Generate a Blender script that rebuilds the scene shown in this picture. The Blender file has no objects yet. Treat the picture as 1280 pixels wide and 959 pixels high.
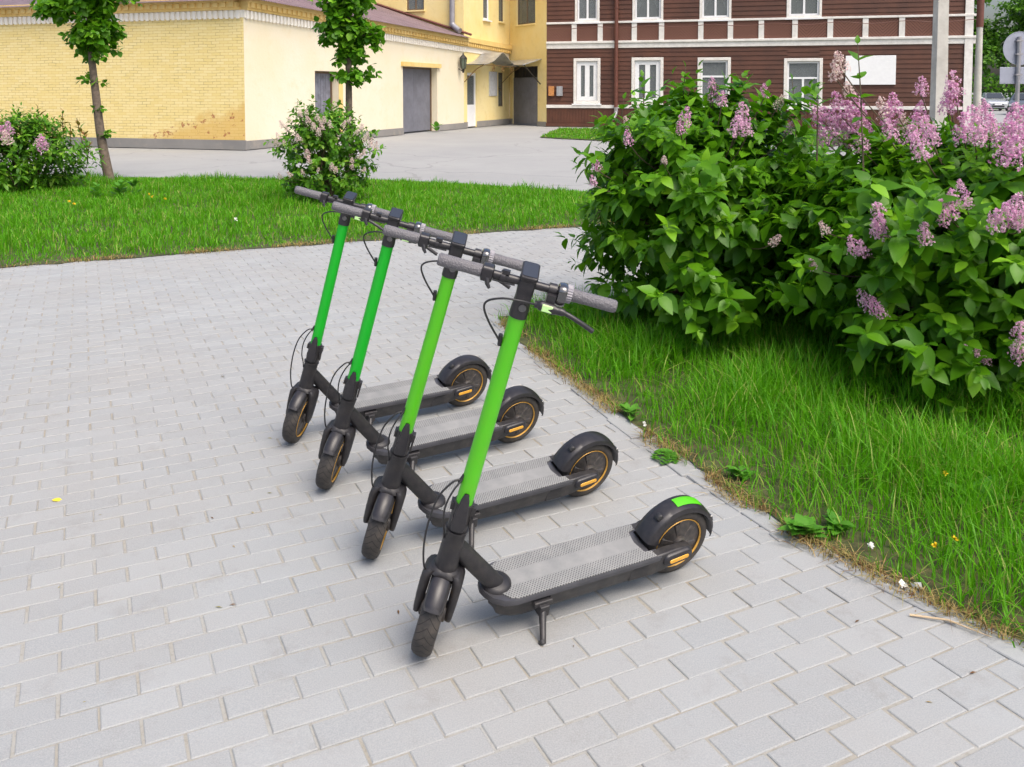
import bpy, math, random
import numpy as np
from mathutils import Vector, Matrix
from mathutils.geometry import tessellate_polygon

R = math.radians
random.seed(7)
rng = np.random.default_rng(7)
scene = bpy.context.scene
C = scene.collection

# ------------------------------------------------------------ camera, sky, sun, exposure
CAM_F, CAM_Y0, CAM_H, CAM_P = 1104.563, 172.043, 1.582, R(3)
cd = bpy.data.cameras.new('camera')
cam = bpy.data.objects.new('camera', cd); C.objects.link(cam)
cd.sensor_width = 36.0
cd.lens = 36.0 * CAM_F / 1280
cd.shift_y = -(479.5 - CAM_Y0) / 1280
cd.clip_end = 1500; cd.clip_start = 0.05
cam.location = (0, 0, CAM_H); cam.rotation_euler = (R(90) - CAM_P, 0, 0)
scene.camera = cam

SUN_EL, SUN_AZ = R(58), R(142)          # azimuth measured from +Y towards +X
w = bpy.data.worlds.new('World'); scene.world = w; w.use_nodes = True
nt = w.node_tree; bg = nt.nodes['Background']
sky = nt.nodes.new('ShaderNodeTexSky'); sky.sky_type = 'NISHITA'; sky.sun_disc = False
sky.sun_elevation = SUN_EL; sky.sun_rotation = SUN_AZ
sky.air_density = 1.0; sky.dust_density = 6.0; sky.ozone_density = 1.0
nt.links.new(sky.outputs[0], bg.inputs['Color']); bg.inputs['Strength'].default_value = 0.15
sd = bpy.data.lights.new('sun', 'SUN'); sd.energy = 1.25; sd.angle = R(38); sd.color = (1.0, 0.965, 0.91)
sun = bpy.data.objects.new('sun', sd); C.objects.link(sun)
dv = Vector((math.sin(SUN_AZ) * math.cos(SUN_EL), math.cos(SUN_AZ) * math.cos(SUN_EL), math.sin(SUN_EL)))
sun.rotation_euler = dv.to_track_quat('Z', 'Y').to_euler(); sun.location = (0, 0, 30)
scene.view_settings.view_transform = 'Standard'; scene.view_settings.look = 'None'
scene.view_settings.exposure = 0.62; scene.view_settings.gamma = 1.0
scene.render.engine = 'CYCLES'
scene.cycles.max_bounces = 6; scene.cycles.transparent_max_bounces = 8

# ------------------------------------------------------------ measuring helpers
def ray(px, py):
    c, s = math.cos(CAM_P), math.sin(CAM_P)
    a = (px - 640) / CAM_F; b = (CAM_Y0 - py) / CAM_F
    return Vector((a, c + s * b, -s + c * b))
EYE = Vector((0, 0, CAM_H))
def gnd(px, py, z=0.0):
    d = ray(px, py); t = (z - CAM_H) / d.z
    return EYE + d * t
def at(px, py, Y):
    d = ray(px, py); return EYE + d * (Y / d.y)

# ------------------------------------------------------------ materials
def nn(nt, t, **kw):
    n = nt.nodes.new(t)
    for k, v in kw.items():
        if k in n.inputs: n.inputs[k].default_value = v
        else: setattr(n, k, v)
    return n
def mth(nt, op, a, b=None, c=None):
    n = nt.nodes.new('ShaderNodeMath'); n.operation = op
    for i, v in enumerate((a, b, c)):
        if v is None: continue
        if isinstance(v, (int, float)): n.inputs[i].default_value = v
        else: nt.links.new(v, n.inputs[i])
    return n.outputs[0]
def mixc(nt, f, a, b, bt='MIX'):
    n = nt.nodes.new('ShaderNodeMix'); n.data_type = 'RGBA'; n.blend_type = bt
    for i, v in ((0, f), (6, a), (7, b)):
        if isinstance(v, (int, float)): n.inputs[i].default_value = v
        elif isinstance(v, tuple): n.inputs[i].default_value = (*v[:3], 1)
        else: nt.links.new(v, n.inputs[i])
    return n.outputs[2]
def ramp(nt, f, p0, p1):
    n = nt.nodes.new('ShaderNodeMapRange'); n.inputs[1].default_value = p0; n.inputs[2].default_value = p1
    nt.links.new(f, n.inputs[0]); return n.outputs[0]
def tex(nt, scale, detail=4, vec=None, rough=0.55):
    n = nn(nt, 'ShaderNodeTexNoise'); n.inputs['Scale'].default_value = scale; n.inputs['Detail'].default_value = detail
    n.inputs['Roughness'].default_value = rough
    if vec is None:
        vec = nt.nodes.new('ShaderNodeTexCoord').outputs['Object']
    nt.links.new(vec, n.inputs['Vector']); return n.outputs['Fac']
def new_mat(name):
    m = bpy.data.materials.new(name); m.use_nodes = True
    return m, m.node_tree, m.node_tree.nodes['Principled BSDF']
def bump(nt, b, h, strength=0.3, dist=0.01):
    n = nt.nodes.new('ShaderNodeBump'); n.inputs['Strength'].default_value = strength; n.inputs['Distance'].default_value = dist
    nt.links.new(h, n.inputs['Height']); nt.links.new(n.outputs[0], b.inputs['Normal'])
def simple(name, col, rough=0.6, metal=0.0, var=0.12, scale=8.0, bmp=0.0, bscale=200, dirt=None, dirt_amt=0.0, coat=0.0):
    m, nt, b = new_mat(name)
    b.inputs['Roughness'].default_value = rough; b.inputs['Metallic'].default_value = metal
    b.inputs['Coat Weight'].default_value = coat
    f = tex(nt, scale)
    lo = tuple(c * (1 - var) for c in col); hi = tuple(min(1, c * (1 + var)) for c in col)
    c = mixc(nt, ramp(nt, f, 0.3, 0.7), lo, hi)
    if dirt:
        g = tex(nt, scale * 2.7, 8, rough=0.7)
        c = mixc(nt, mth(nt, 'MULTIPLY', ramp(nt, g, 0.45, 0.75), dirt_amt), c, dirt)
    nt.links.new(c, b.inputs['Base Color'])
    if bmp: bump(nt, b, tex(nt, bscale, 3), bmp, 0.002)
    return m
def leafy(name, c1, c2, c3=None, trans=0.35, rough=0.45, w3=0.85):
    """leaf material: colour varies leaf by leaf"""
    m, nt, b = new_mat(name)
    g = nt.nodes.new('ShaderNodeNewGeometry'); r = g.outputs['Random Per Island']
    c = mixc(nt, r, c1, c2)
    if c3:
        h = mth(nt, 'FRACT', mth(nt, 'MULTIPLY', r, 37.7))
        c = mixc(nt, mth(nt, 'GREATER_THAN', h, w3), c, c3)
    b.inputs['Roughness'].default_value = rough
    b.inputs['Specular IOR Level'].default_value = 0.35
    nt.links.new(c, b.inputs['Base Color'])
    tr = nt.nodes.new('ShaderNodeBsdfTranslucent')
    nt.links.new(mixc(nt, 0.4, c, (0.15, 0.42, 0.01)), tr.inputs['Color'])
    mx = nt.nodes.new('ShaderNodeMixShader'); mx.inputs[0].default_value = trans
    nt.links.new(b.outputs[0], mx.inputs[1]); nt.links.new(tr.outputs[0], mx.inputs[2])
    nt.links.new(mx.outputs[0], nt.nodes['Material Output'].inputs['Surface'])
    return m

M = {}
M['black'] = simple('black_paint', (0.019, 0.018, 0.021), 0.46, var=0.3, scale=12, bmp=0.15, bscale=900, dirt=(0.12, 0.105, 0.09), dirt_amt=0.22)
M['plastic'] = simple('black_plastic', (0.020, 0.019, 0.023), 0.34, var=0.2, scale=20, bmp=0.1, bscale=700, dirt=(0.12, 0.105, 0.095), dirt_amt=0.15)
M['gloss'] = simple('glossy_black', (0.012, 0.012, 0.014), 0.08, var=0.1, scale=10, coat=1.0)
M['gloss'].node_tree.nodes['Principled BSDF'].inputs['IOR'].default_value = 2.0
M['skirt'] = simple('deck_side', (0.028, 0.027, 0.030), 0.42, var=0.3, scale=9, dirt=(0.14, 0.125, 0.11), dirt_amt=0.38)
M['edge'] = simple('deck_rim_metal', (0.075, 0.075, 0.085), 0.38, metal=0.3, var=0.2, scale=14)
M['grip'] = simple('grey_grip_rubber', (0.20, 0.185, 0.215), 0.6, var=0.08, scale=30)
M['ridge'] = simple('grey_twist_ring', (0.27, 0.26, 0.29), 0.5, var=0.08, scale=30)
M['gold'] = simple('gold_rim_line', (0.62, 0.34, 0.06), 0.35, metal=0.2, var=0.2, scale=30, dirt=(0.08, 0.06, 0.04), dirt_amt=0.3)
M['amber'] = simple('amber_reflector', (0.85, 0.42, 0.03), 0.25, var=0.15, scale=60, coat=0.5)
M['hub'] = simple('hub_metal', (0.075, 0.07, 0.07), 0.38, metal=0.5, var=0.3, scale=25, dirt=(0.25, 0.2, 0.15), dirt_amt=0.4)
M['lime'] = simple('lime_stem', (0.085, 0.50, 0.008), 0.42, var=0.06, scale=6, dirt=(0.16, 0.44, 0.02), dirt_amt=0.3)
M['green'] = simple('green_stem', (0.003, 0.42, 0.016), 0.42, var=0.06, scale=6)
M['pale'] = simple('pale_green_reflector', (0.55, 0.85, 0.35), 0.3, var=0.06, scale=60)
M['lightgrey'] = simple('bare_alloy', (0.28, 0.28, 0.29), 0.4, metal=0.4, var=0.2, scale=30)
M['cable'] = simple('cable_rubber', (0.02, 0.02, 0.022), 0.45, var=0.1)

def tyre_mat():
    m, nt, b = new_mat('tyre_rubber')
    tc = nt.nodes.new('ShaderNodeTexCoord'); s = nt.nodes.new('ShaderNodeSeparateXYZ'); nt.links.new(tc.outputs['Object'], s.inputs[0])
    ang = mth(nt, 'ARCTAN2', s.outputs[2], s.outputs[0]); ay = mth(nt, 'ABSOLUTE', s.outputs[1])
    wv = mth(nt, 'SINE', mth(nt, 'ADD', mth(nt, 'MULTIPLY', ang, 30), mth(nt, 'MULTIPLY', ay, 260)))
    groove = mth(nt, 'GREATER_THAN', wv, 0.93)
    rr = mth(nt, 'SQRT', mth(nt, 'ADD', mth(nt, 'POWER', s.outputs[0], 2.0), mth(nt, 'POWER', s.outputs[2], 2.0)))
    onface = mth(nt, 'GREATER_THAN', rr, 0.113)
    groove = mth(nt, 'MULTIPLY', groove, onface)
    d = ramp(nt, tex(nt, 22, 6, rough=0.7), 0.4, 0.75)
    c = mixc(nt, d, (0.030, 0.028, 0.028), (0.085, 0.072, 0.060))
    c = mixc(nt, groove, c, (0.012, 0.011, 0.011))
    nt.links.new(c, b.inputs['Base Color']); b.inputs['Roughness'].default_value = 0.72
    bump(nt, b, mth(nt, 'SUBTRACT', 1.0, groove), 0.35, 0.002)
    return m
M['tyre'] = tyre_mat()

def grip_mat():
    m, nt, b = new_mat('knurled_grip')
    v = nn(nt, 'ShaderNodeTexVoronoi'); v.inputs['Scale'].default_value = 170
    nt.links.new(nt.nodes.new('ShaderNodeTexCoord').outputs['Object'], v.inputs['Vector'])
    h = ramp(nt, v.outputs['Distance'], 0.1, 0.7)
    c = mixc(nt, h, (0.160, 0.155, 0.168), (0.128, 0.123, 0.135))
    nt.links.new(c, b.inputs['Base Color']); b.inputs['Roughness'].default_value = 0.62
    bump(nt, b, mth(nt, 'SUBTRACT', 1.0, h), 0.7, 0.002)
    return m
M['grip'] = grip_mat()

def deckmat():
    m, nt, b = new_mat('dotted_deck_rubber')
    tc = nt.nodes.new('ShaderNodeTexCoord'); s = nt.nodes.new('ShaderNodeSeparateXYZ'); nt.links.new(tc.outputs['Object'], s.inputs[0])
    u = mth(nt, 'DIVIDE', s.outputs[0], 0.0095); v = mth(nt, 'DIVIDE', s.outputs[1], 0.0056)
    row = mth(nt, 'FLOOR', v)
    u = mth(nt, 'ADD', u, mth(nt, 'MULTIPLY', row, 0.5))
    fu = mth(nt, 'SUBTRACT', mth(nt, 'FRACT', u), 0.5); fv = mth(nt, 'SUBTRACT', mth(nt, 'FRACT', v), 0.5)
    fu = mth(nt, 'MULTIPLY', fu, 1.7)
    d = mth(nt, 'SQRT', mth(nt, 'ADD', mth(nt, 'POWER', mth(nt, 'ABSOLUTE', fu), 2.0), mth(nt, 'POWER', mth(nt, 'ABSOLUTE', fv), 2.0)))
    dot = mth(nt, 'LESS_THAN', d, 0.34)
    side = mth(nt, 'GREATER_THAN', mth(nt, 'ABSOLUTE', s.outputs[1]), 0.026)
    dot = mth(nt, 'MULTIPLY', dot, side)
    n = ramp(nt, tex(nt, 14, 7, rough=0.7), 0.3, 0.75)
    base = mixc(nt, n, (0.19, 0.195, 0.197), (0.275, 0.275, 0.27))
    c = mixc(nt, dot, base, (0.055, 0.058, 0.058))
    nt.links.new(c, b.inputs['Base Color']); b.inputs['Roughness'].default_value = 0.75
    bump(nt, b, mth(nt, 'SUBTRACT', 1.0, dot), 0.5, 0.002)
    return m
M['deckmat'] = deckmat()

def paver_mat():
    m, nt, b = new_mat('grey_concrete_paver')
    g = nt.nodes.new('ShaderNodeNewGeometry'); r = g.outputs['Random Per Island']
    c = mixc(nt, r, (0.266, 0.281, 0.289), (0.310, 0.324, 0.329))
    big = ramp(nt, tex(nt, 0.75, 6, rough=0.65), 0.40, 0.64)
    c = mixc(nt, mth(nt, 'MULTIPLY', big, 0.48), c, (0.275, 0.262, 0.242))
    sp = ramp(nt, tex(nt, 260, 3), 0.35, 0.7)
    c = mixc(nt, mth(nt, 'MULTIPLY', sp, 0.42), c, (0.44, 0.44, 0.44))
    dk = mth(nt, 'GREATER_THAN', tex(nt, 55, 5, rough=0.75), 0.715)
    c = mixc(nt, mth(nt, 'MULTIPLY', dk, 0.5), c, (0.16, 0.13, 0.10))
    st = ramp(nt, tex(nt, 5.5, 8, rough=0.75), 0.55, 0.8)
    c = mixc(nt, mth(nt, 'MULTIPLY', st, 0.50), c, (0.19, 0.175, 0.155))
    nt.links.new(c, b.inputs['Base Color']); b.inputs['Roughness'].default_value = 0.85
    bump(nt, b, tex(nt, 180, 5, rough=0.7), 0.35, 0.002)
    return m
M['paver'] = paver_mat()
def sand_mat():
    m, nt, b = new_mat('joint_sand')
    n = ramp(nt, tex(nt, 2.0, 5), 0.35, 0.65)
    c = mixc(nt, n, (0.345, 0.350, 0.340), (0.30, 0.275, 0.225))
    g = ramp(nt, tex(nt, 70, 5, rough=0.75), 0.5, 0.68)
    c = mixc(nt, mth(nt, 'MULTIPLY', g, 0.40), c, (0.17, 0.145, 0.11))
    nt.links.new(c, b.inputs['Base Color']); b.inputs['Roughness'].default_value = 0.95
    bump(nt, b, tex(nt, 300, 4), 0.6, 0.002)
    return m
M['sand'] = sand_mat()
def asphalt_mat():
    m, nt, b = new_mat('pale_worn_asphalt')
    n = ramp(nt, tex(nt, 0.35, 6, rough=0.65), 0.35, 0.68)
    c = mixc(nt, n, (0.265, 0.270, 0.272), (0.315, 0.318, 0.314))
    s = ramp(nt, tex(nt, 60, 4), 0.3, 0.7); c = mixc(nt, mth(nt, 'MULTIPLY', s, 0.3), c, (0.42, 0.42, 0.41))
    st = ramp(nt, tex(nt, 1.6, 7, rough=0.75), 0.56, 0.72); c = mixc(nt, mth(nt, 'MULTIPLY', st, 0.4), c, (0.23, 0.225, 0.215))
    vo = nn(nt, 'ShaderNodeTexVoronoi'); vo.feature = 'DISTANCE_TO_EDGE'; vo.inputs['Scale'].default_value = 0.22
    wv = nt.nodes.new('ShaderNodeVectorMath'); wv.operation = 'MULTIPLY_ADD'; wv.inputs[1].default_value = (1.2, 1.2, 0)
    nz = nn(nt, 'ShaderNodeTexNoise'); nz.inputs['Scale'].default_value = 1.1; nz.inputs['Detail'].default_value = 6
    tc = nt.nodes.new('ShaderNodeTexCoord'); nt.links.new(tc.outputs['Object'], nz.inputs['Vector']); nt.links.new(nz.outputs['Color'], wv.inputs[0]); nt.links.new(tc.outputs['Object'], wv.inputs[2]); nt.links.new(wv.outputs[0], vo.inputs['Vector'])
    c = mixc(nt, mth(nt, 'MULTIPLY', mth(nt, 'LESS_THAN', vo.outputs['Distance'], 0.006), 0.28), c, (0.13, 0.125, 0.12))
    nt.links.new(c, b.inputs['Base Color']); b.inputs['Roughness'].default_value = 0.9
    bump(nt, b, tex(nt, 90, 4), 0.4, 0.004); return m
M['asphalt'] = asphalt_mat()
M['soil'] = simple('lawn_soil', (0.045, 0.062, 0.016), 0.95, var=0.45, scale=7, bmp=0.8, bscale=80, dirt=(0.20, 0.13, 0.07), dirt_amt=0.5)
M['grass'] = leafy('grass_blades', (0.080, 0.31, 0.004), (0.150, 0.44, 0.006), (0.36, 0.44, 0.09), trans=0.45, rough=0.5, w3=0.9)
M['dry'] = leafy('dry_grass_blades', (0.42, 0.28, 0.12), (0.30, 0.26, 0.08), (0.16, 0.07, 0.03), trans=0.2, rough=0.7, w3=0.75)
M['lilac'] = leafy('lilac_leaves', (0.042, 0.150, 0.004), (0.125, 0.325, 0.008), (0.21, 0.46, 0.018), trans=0.36, rough=0.42, w3=0.90)
M['lilacfar'] = leafy('shrub_leaves', (0.045, 0.155, 0.008), (0.13, 0.32, 0.016), (0.24, 0.44, 0.04), trans=0.3, rough=0.45, w3=0.88)
M['reddish'] = leafy('young_shoot_leaves', (0.10, 0.25, 0.02), (0.20, 0.33, 0.04), (0.30, 0.13, 0.045), trans=0.35, w3=0.62)
M['linden'] = leafy('linden_leaves', (0.055, 0.19, 0.006), (0.15, 0.37, 0.012), (0.22, 0.46, 0.025), trans=0.35, w3=0.92)
M['farleaf'] = leafy('far_tree_leaves', (0.055, 0.16, 0.010), (0.15, 0.34, 0.025), (0.025, 0.08, 0.008), trans=0.3, w3=0.8)
M['weed'] = leafy('weed_leaves', (0.075, 0.25, 0.022), (0.13, 0.34, 0.035), trans=0.3)
M['yellowleaf'] = simple('yellow_leaf', (0.75, 0.60, 0.04), 0.6)
M['straw'] = simple('pale_straw', (0.55, 0.42, 0.27), 0.7)
M['whitefluff'] = simple('white_petal', (0.8, 0.8, 0.74), 0.8)
M['yellowflower'] = simple('yellow_petal', (0.85, 0.62, 0.02), 0.6)
M['bark'] = simple('young_bark', (0.145, 0.11, 0.085), 0.85, var=0.35, scale=18, bmp=0.6, bscale=60)
M['stem'] = simple('woody_stem', (0.10, 0.075, 0.045), 0.8, var=0.3, scale=20)
def flower_mat(name, a, b_, c_):
    m, nt, b = new_mat(name)
    r = nt.nodes.new('ShaderNodeNewGeometry').outputs['Random Per Island']
    o = nt.nodes.new('ShaderNodeObjectInfo').outputs['Random']
    c = mixc(nt, r, a, b_); c = mixc(nt, mth(nt, 'MULTIPLY', mth(nt, 'GREATER_THAN', mth(nt, 'FRACT', mth(nt, 'MULTIPLY', r, 13.3)), 0.72), 0.9), c, c_)
    c = mixc(nt, mth(nt, 'MULTIPLY', o, 0.30), c, c_)
    nt.links.new(c, b.inputs['Base Color']); b.inputs['Roughness'].default_value = 0.7
    tr = nt.nodes.new('ShaderNodeBsdfTranslucent'); nt.links.new(c, tr.inputs['Color'])
    mx = nt.nodes.new('ShaderNodeMixShader'); mx.inputs[0].default_value = 0.25
    nt.links.new(b.outputs[0], mx.inputs[1]); nt.links.new(tr.outputs[0], mx.inputs[2])
    nt.links.new(mx.outputs[0], nt.nodes['Material Output'].inputs['Surface'])
    return m
M['pink'] = flower_mat('lilac_petals', (0.62, 0.20, 0.49), (0.82, 0.42, 0.66), (0.92, 0.76, 0.80))
M['palepink'] = flower_mat('faded_lilac_petals', (0.80, 0.50, 0.55), (0.85, 0.68, 0.66), (0.88, 0.85, 0.72))

# walls
def uvvec(nt): return nt.nodes.new('ShaderNodeUVMap').outputs[0]
def plaster(name, a, b_, stain=(0.50, 0.36, 0.12), amt=0.3):
    m, nt, b = new_mat(name)
    c = mixc(nt, ramp(nt, tex(nt, 0.6, 5), 0.35, 0.65), a, b_)
    s = ramp(nt, tex(nt, 2.6, 8, rough=0.72), 0.52, 0.75)
    c = mixc(nt, mth(nt, 'MULTIPLY', s, amt), c, stain)
    nt.links.new(c, b.inputs['Base Color']); b.inputs['Roughness'].default_value = 0.9
    bump(nt, b, tex(nt, 12, 8, rough=0.7), 0.35, 0.02); return m
M['cream'] = plaster('cream_plaster', (0.74, 0.66, 0.47), (0.77, 0.70, 0.55), (0.70, 0.56, 0.30), 0.4)
M['yellow'] = plaster('yellow_plaster', (0.82, 0.65, 0.27), (0.84, 0.71, 0.37))
M['cornice'] = plaster('ochre_cornice', (0.72, 0.50, 0.16), (0.78, 0.58, 0.24), (0.42, 0.26, 0.08), 0.5)
M['whitewash'] = plaster('whitewash', (0.80, 0.77, 0.70), (0.84, 0.80, 0.72), (0.62, 0.52, 0.36), 0.3)
M['plinth'] = plaster('grey_plinth', (0.20, 0.195, 0.19), (0.27, 0.26, 0.245), (0.42, 0.36, 0.28), 0.5)
def brickwall():
    m, nt, b = new_mat('yellow_painted_brick')
    v = uvvec(nt)
    wob = nn(nt, 'ShaderNodeTexNoise'); wob.inputs['Scale'].default_value = 1.3; nt.links.new(v, wob.inputs['Vector'])
    mv = nt.nodes.new('ShaderNodeVectorMath'); mv.operation = 'MULTIPLY_ADD'; mv.inputs[1].default_value = (0.12, 0.05, 0)
    nt.links.new(wob.outputs['Color'], mv.inputs[0]); nt.links.new(v, mv.inputs[2])
    br = nt.nodes.new('ShaderNodeTexBrick'); nt.links.new(mv.outputs[0], br.inputs['Vector'])
    br.inputs['Scale'].default_value = 1.0; br.inputs['Brick Width'].default_value = 0.27; br.inputs['Row Height'].default_value = 0.078
    br.inputs['Mortar Size'].default_value = 0.006; br.inputs['Mortar Smooth'].default_value = 0.4
    br.inputs['Color1'].default_value = (0.77, 0.62, 0.25, 1); br.inputs['Color2'].default_value = (0.81, 0.68, 0.33, 1)
    gapn = ramp(nt, tex(nt, 2.6, 8, v, 0.8), 0.46, 0.62)
    br.inputs['Mortar'].default_value = (0.68, 0.48, 0.17, 1)
    c = mixc(nt, mth(nt, 'MULTIPLY', br.outputs['Fac'], mth(nt, 'MULTIPLY', gapn, 0.95)), br.outputs['Color'], (0.28, 0.16, 0.06))
    s = nt.nodes.new('ShaderNodeSeparateXYZ'); nt.links.new(v, s.inputs[0])
    # damp ochre stain rising from the ground near the corner (u = 0 at the corner)
    nz = tex(nt, 1.6, 7, v, 0.65)
    hh = mth(nt, 'SUBTRACT', mth(nt, 'SUBTRACT', 1.45, s.outputs[1]), mth(nt, 'MULTIPLY', s.outputs[0], 0.36))
    st = ramp(nt, mth(nt, 'ADD', hh, mth(nt, 'MULTIPLY', mth(nt, 'SUBTRACT', nz, 0.5), 1.5)), 0.0, 0.35)
    c = mixc(nt, mth(nt, 'MULTIPLY', st, 0.62), c, (0.64, 0.39, 0.09))
    sp = mth(nt, 'GREATER_THAN', tex(nt, 3.6, 8, v, 0.75), 0.575)
    lowd = mth(nt, 'LESS_THAN', s.outputs[1], 1.0)
    red = mth(nt, 'MULTIPLY', mth(nt, 'MULTIPLY', sp, lowd), mth(nt, 'GREATER_THAN', hh, 0.0))
    c = mixc(nt, mth(nt, 'MULTIPLY', red, 0.8), c, (0.36, 0.11, 0.05))
    nt.links.new(c, b.inputs['Base Color']); b.inputs['Roughness'].default_value = 0.92
    bump(nt, b, mth(nt, 'SUBTRACT', 1.0, mth(nt, 'MULTIPLY', br.outputs['Fac'], mth(nt, 'ADD', gapn, 0.3))), 0.5, 0.012)
    return m
M['brick'] = brickwall()
M['roofmetal'] = simple('purple_brown_metal_roof', (0.20, 0.135, 0.145), 0.5, metal=0.2, var=0.2, scale=0.8, dirt=(0.32, 0.27, 0.27), dirt_amt=0.4)
M['redridge'] = simple('red_brown_flashing', (0.16, 0.05, 0.035), 0.6)
M['siding'] = simple('brown_siding_paint', (0.095, 0.034, 0.018), 0.6, var=0.25, scale=1.1, dirt=(0.055, 0.022, 0.014), dirt_amt=0.6)
M['whitepaint'] = simple('white_trim_paint', (0.76, 0.74, 0.70), 0.6, var=0.08, scale=3, dirt=(0.48, 0.44, 0.38), dirt_amt=0.45)
M['upvc'] = simple('white_window_frame', (0.82, 0.83, 0.84), 0.4, var=0.03)
M['panel'] = simple('white_sign_panel', (0.86, 0.87, 0.88), 0.5, var=0.03)
M['greydoor'] = simple('grey_steel_door', (0.165, 0.17, 0.205), 0.5, var=0.15, scale=2.0, dirt=(0.10, 0.10, 0.12), dirt_amt=0.5)
M['darktransom'] = simple('dark_grille', (0.02, 0.02, 0.022), 0.5)
M['bluedoor'] = simple('blue_grey_plank_door', (0.18, 0.185, 0.225), 0.6, var=0.3, scale=5)
M['canopy'] = simple('galvanised_canopy', (0.42, 0.43, 0.43), 0.35, metal=0.5, var=0.2, scale=4, dirt=(0.28, 0.22, 0.15), dirt_amt=0.4)
M['iron'] = simple('wrought_iron', (0.02, 0.017, 0.014), 0.5)
M['scroll'] = simple('bronze_scrollwork', (0.20, 0.11, 0.035), 0.5, metal=0.3)
M['zinc'] = simple('zinc_pipe', (0.36, 0.35, 0.37), 0.4, metal=0.5, var=0.15, scale=4)
M['brownpipe'] = simple('brown_pipe', (0.13, 0.045, 0.03), 0.5)
M['concrete'] = simple('pale_concrete', (0.50, 0.485, 0.44), 0.85, var=0.15, scale=2.5, bmp=0.4, bscale=60, dirt=(0.34, 0.31, 0.27), dirt_amt=0.5)
M['signback'] = simple('grey_sign_back', (0.34, 0.36, 0.44), 0.45, metal=0.3, var=0.08)
M['curtain'] = simple('net_curtain', (0.80, 0.80, 0.79), 0.9, var=0.25, scale=9)
M['greencurtain'] = simple('green_curtain', (0.06, 0.16, 0.05), 0.9, var=0.2, scale=9)
M['room'] = simple('dim_room', (0.30, 0.31, 0.31), 0.9, var=0.8, scale=2.0)
M['oldframe'] = simple('brown_window_frame', (0.15, 0.10, 0.06), 0.7)
M['board'] = simple('pale_notice_board', (0.52, 0.53, 0.55), 0.5)
M['orange'] = simple('orange_meter_box', (0.50, 0.22, 0.07), 0.5, var=0.3, scale=14)
M['greybox'] = simple('grey_meter_box', (0.30, 0.31, 0.33), 0.5, var=0.2, scale=14)
M['carsilver'] = simple('silver_car_paint', (0.50, 0.52, 0.55), 0.25, metal=0.5, var=0.03, coat=0.6)
M['cardark'] = simple('grey_car_paint', (0.16, 0.165, 0.17), 0.25, metal=0.5, var=0.03, coat=0.6)
M['carglass'] = simple('car_glass', (0.03, 0.035, 0.04), 0.05, var=0.1, coat=0.5)
M['headlamp'] = simple('headlamp_glass', (0.6, 0.62, 0.65), 0.1, var=0.1)
M['lampglass'] = simple('frosted_lamp_glass', (0.12, 0.15, 0.11), 0.3, var=0.2)
def glass_mat():
    m, nt, b = new_mat('window_glass')
    b.inputs['Base Color'].default_value = (0.24, 0.26, 0.265, 1); b.inputs['Roughness'].default_value = 0.05
    tr = nt.nodes.new('ShaderNodeBsdfTransparent'); tr.inputs[0].default_value = (0.75, 0.78, 0.8, 1)
    mx = nt.nodes.new('ShaderNodeMixShader'); mx.inputs[0].default_value = 0.5
    nt.links.new(tr.outputs[0], mx.inputs[1]); nt.links.new(b.outputs[0], mx.inputs[2])
    nt.links.new(mx.outputs[0], nt.nodes['Material Output'].inputs['Surface']); return m
M['glass'] = glass_mat()
def chevron_mat():
    m, nt, b = new_mat('brown_chevron_boards')
    s = nt.nodes.new('ShaderNodeSeparateXYZ'); nt.links.new(uvvec(nt), s.inputs[0])
    pp = mth(nt, 'PINGPONG', s.outputs[0], 0.74)
    v = mth(nt, 'FRACT', mth(nt, 'DIVIDE', mth(nt, 'ADD', pp, s.outputs[1]), 0.13))
    line = mth(nt, 'LESS_THAN', v, 0.16)
    c = mixc(nt, line, (0.17, 0.072, 0.048), (0.045, 0.016, 0.012))
    nt.links.new(c, b.inputs['Base Color']); b.inputs['Roughness'].default_value = 0.65
    bump(nt, b, mth(nt, 'SUBTRACT', 1.0, line), 0.6, 0.01); return m
M['chevron'] = chevron_mat()

# ------------------------------------------------------------ object helpers
MATW = {}
def tag(o, label=None, cat=None, group=None, kind=None):
    if label: o['label'] = label
    if cat: o['category'] = cat
    if group: o['group'] = group
    if kind: o['kind'] = kind
    return o
def empty(name, loc=(0, 0, 0), rot=None, **kw):
    o = bpy.data.objects.new(name, None); C.objects.link(o); o.empty_display_size = 0.1
    m = Matrix.Translation(Vector(loc)) @ (rot.to_4x4() if rot is not None else Matrix.Identity(4))
    o.matrix_world = m; MATW[o] = m
    return tag(o, **kw)
def link_mesh(name, me, mat, parent=None, local=None):
    o = bpy.data.objects.new(name, me); C.objects.link(o)
    if mat is not None: me.materials.append(mat)
    loc = local if local is not None else Matrix.Identity(4)
    if parent is not None:
        o.parent = parent; o.matrix_parent_inverse = Matrix.Identity(4); o.matrix_basis = loc
        MATW[o] = MATW[parent] @ loc
    else:
        o.matrix_world = loc; MATW[o] = loc
    return o
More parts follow.
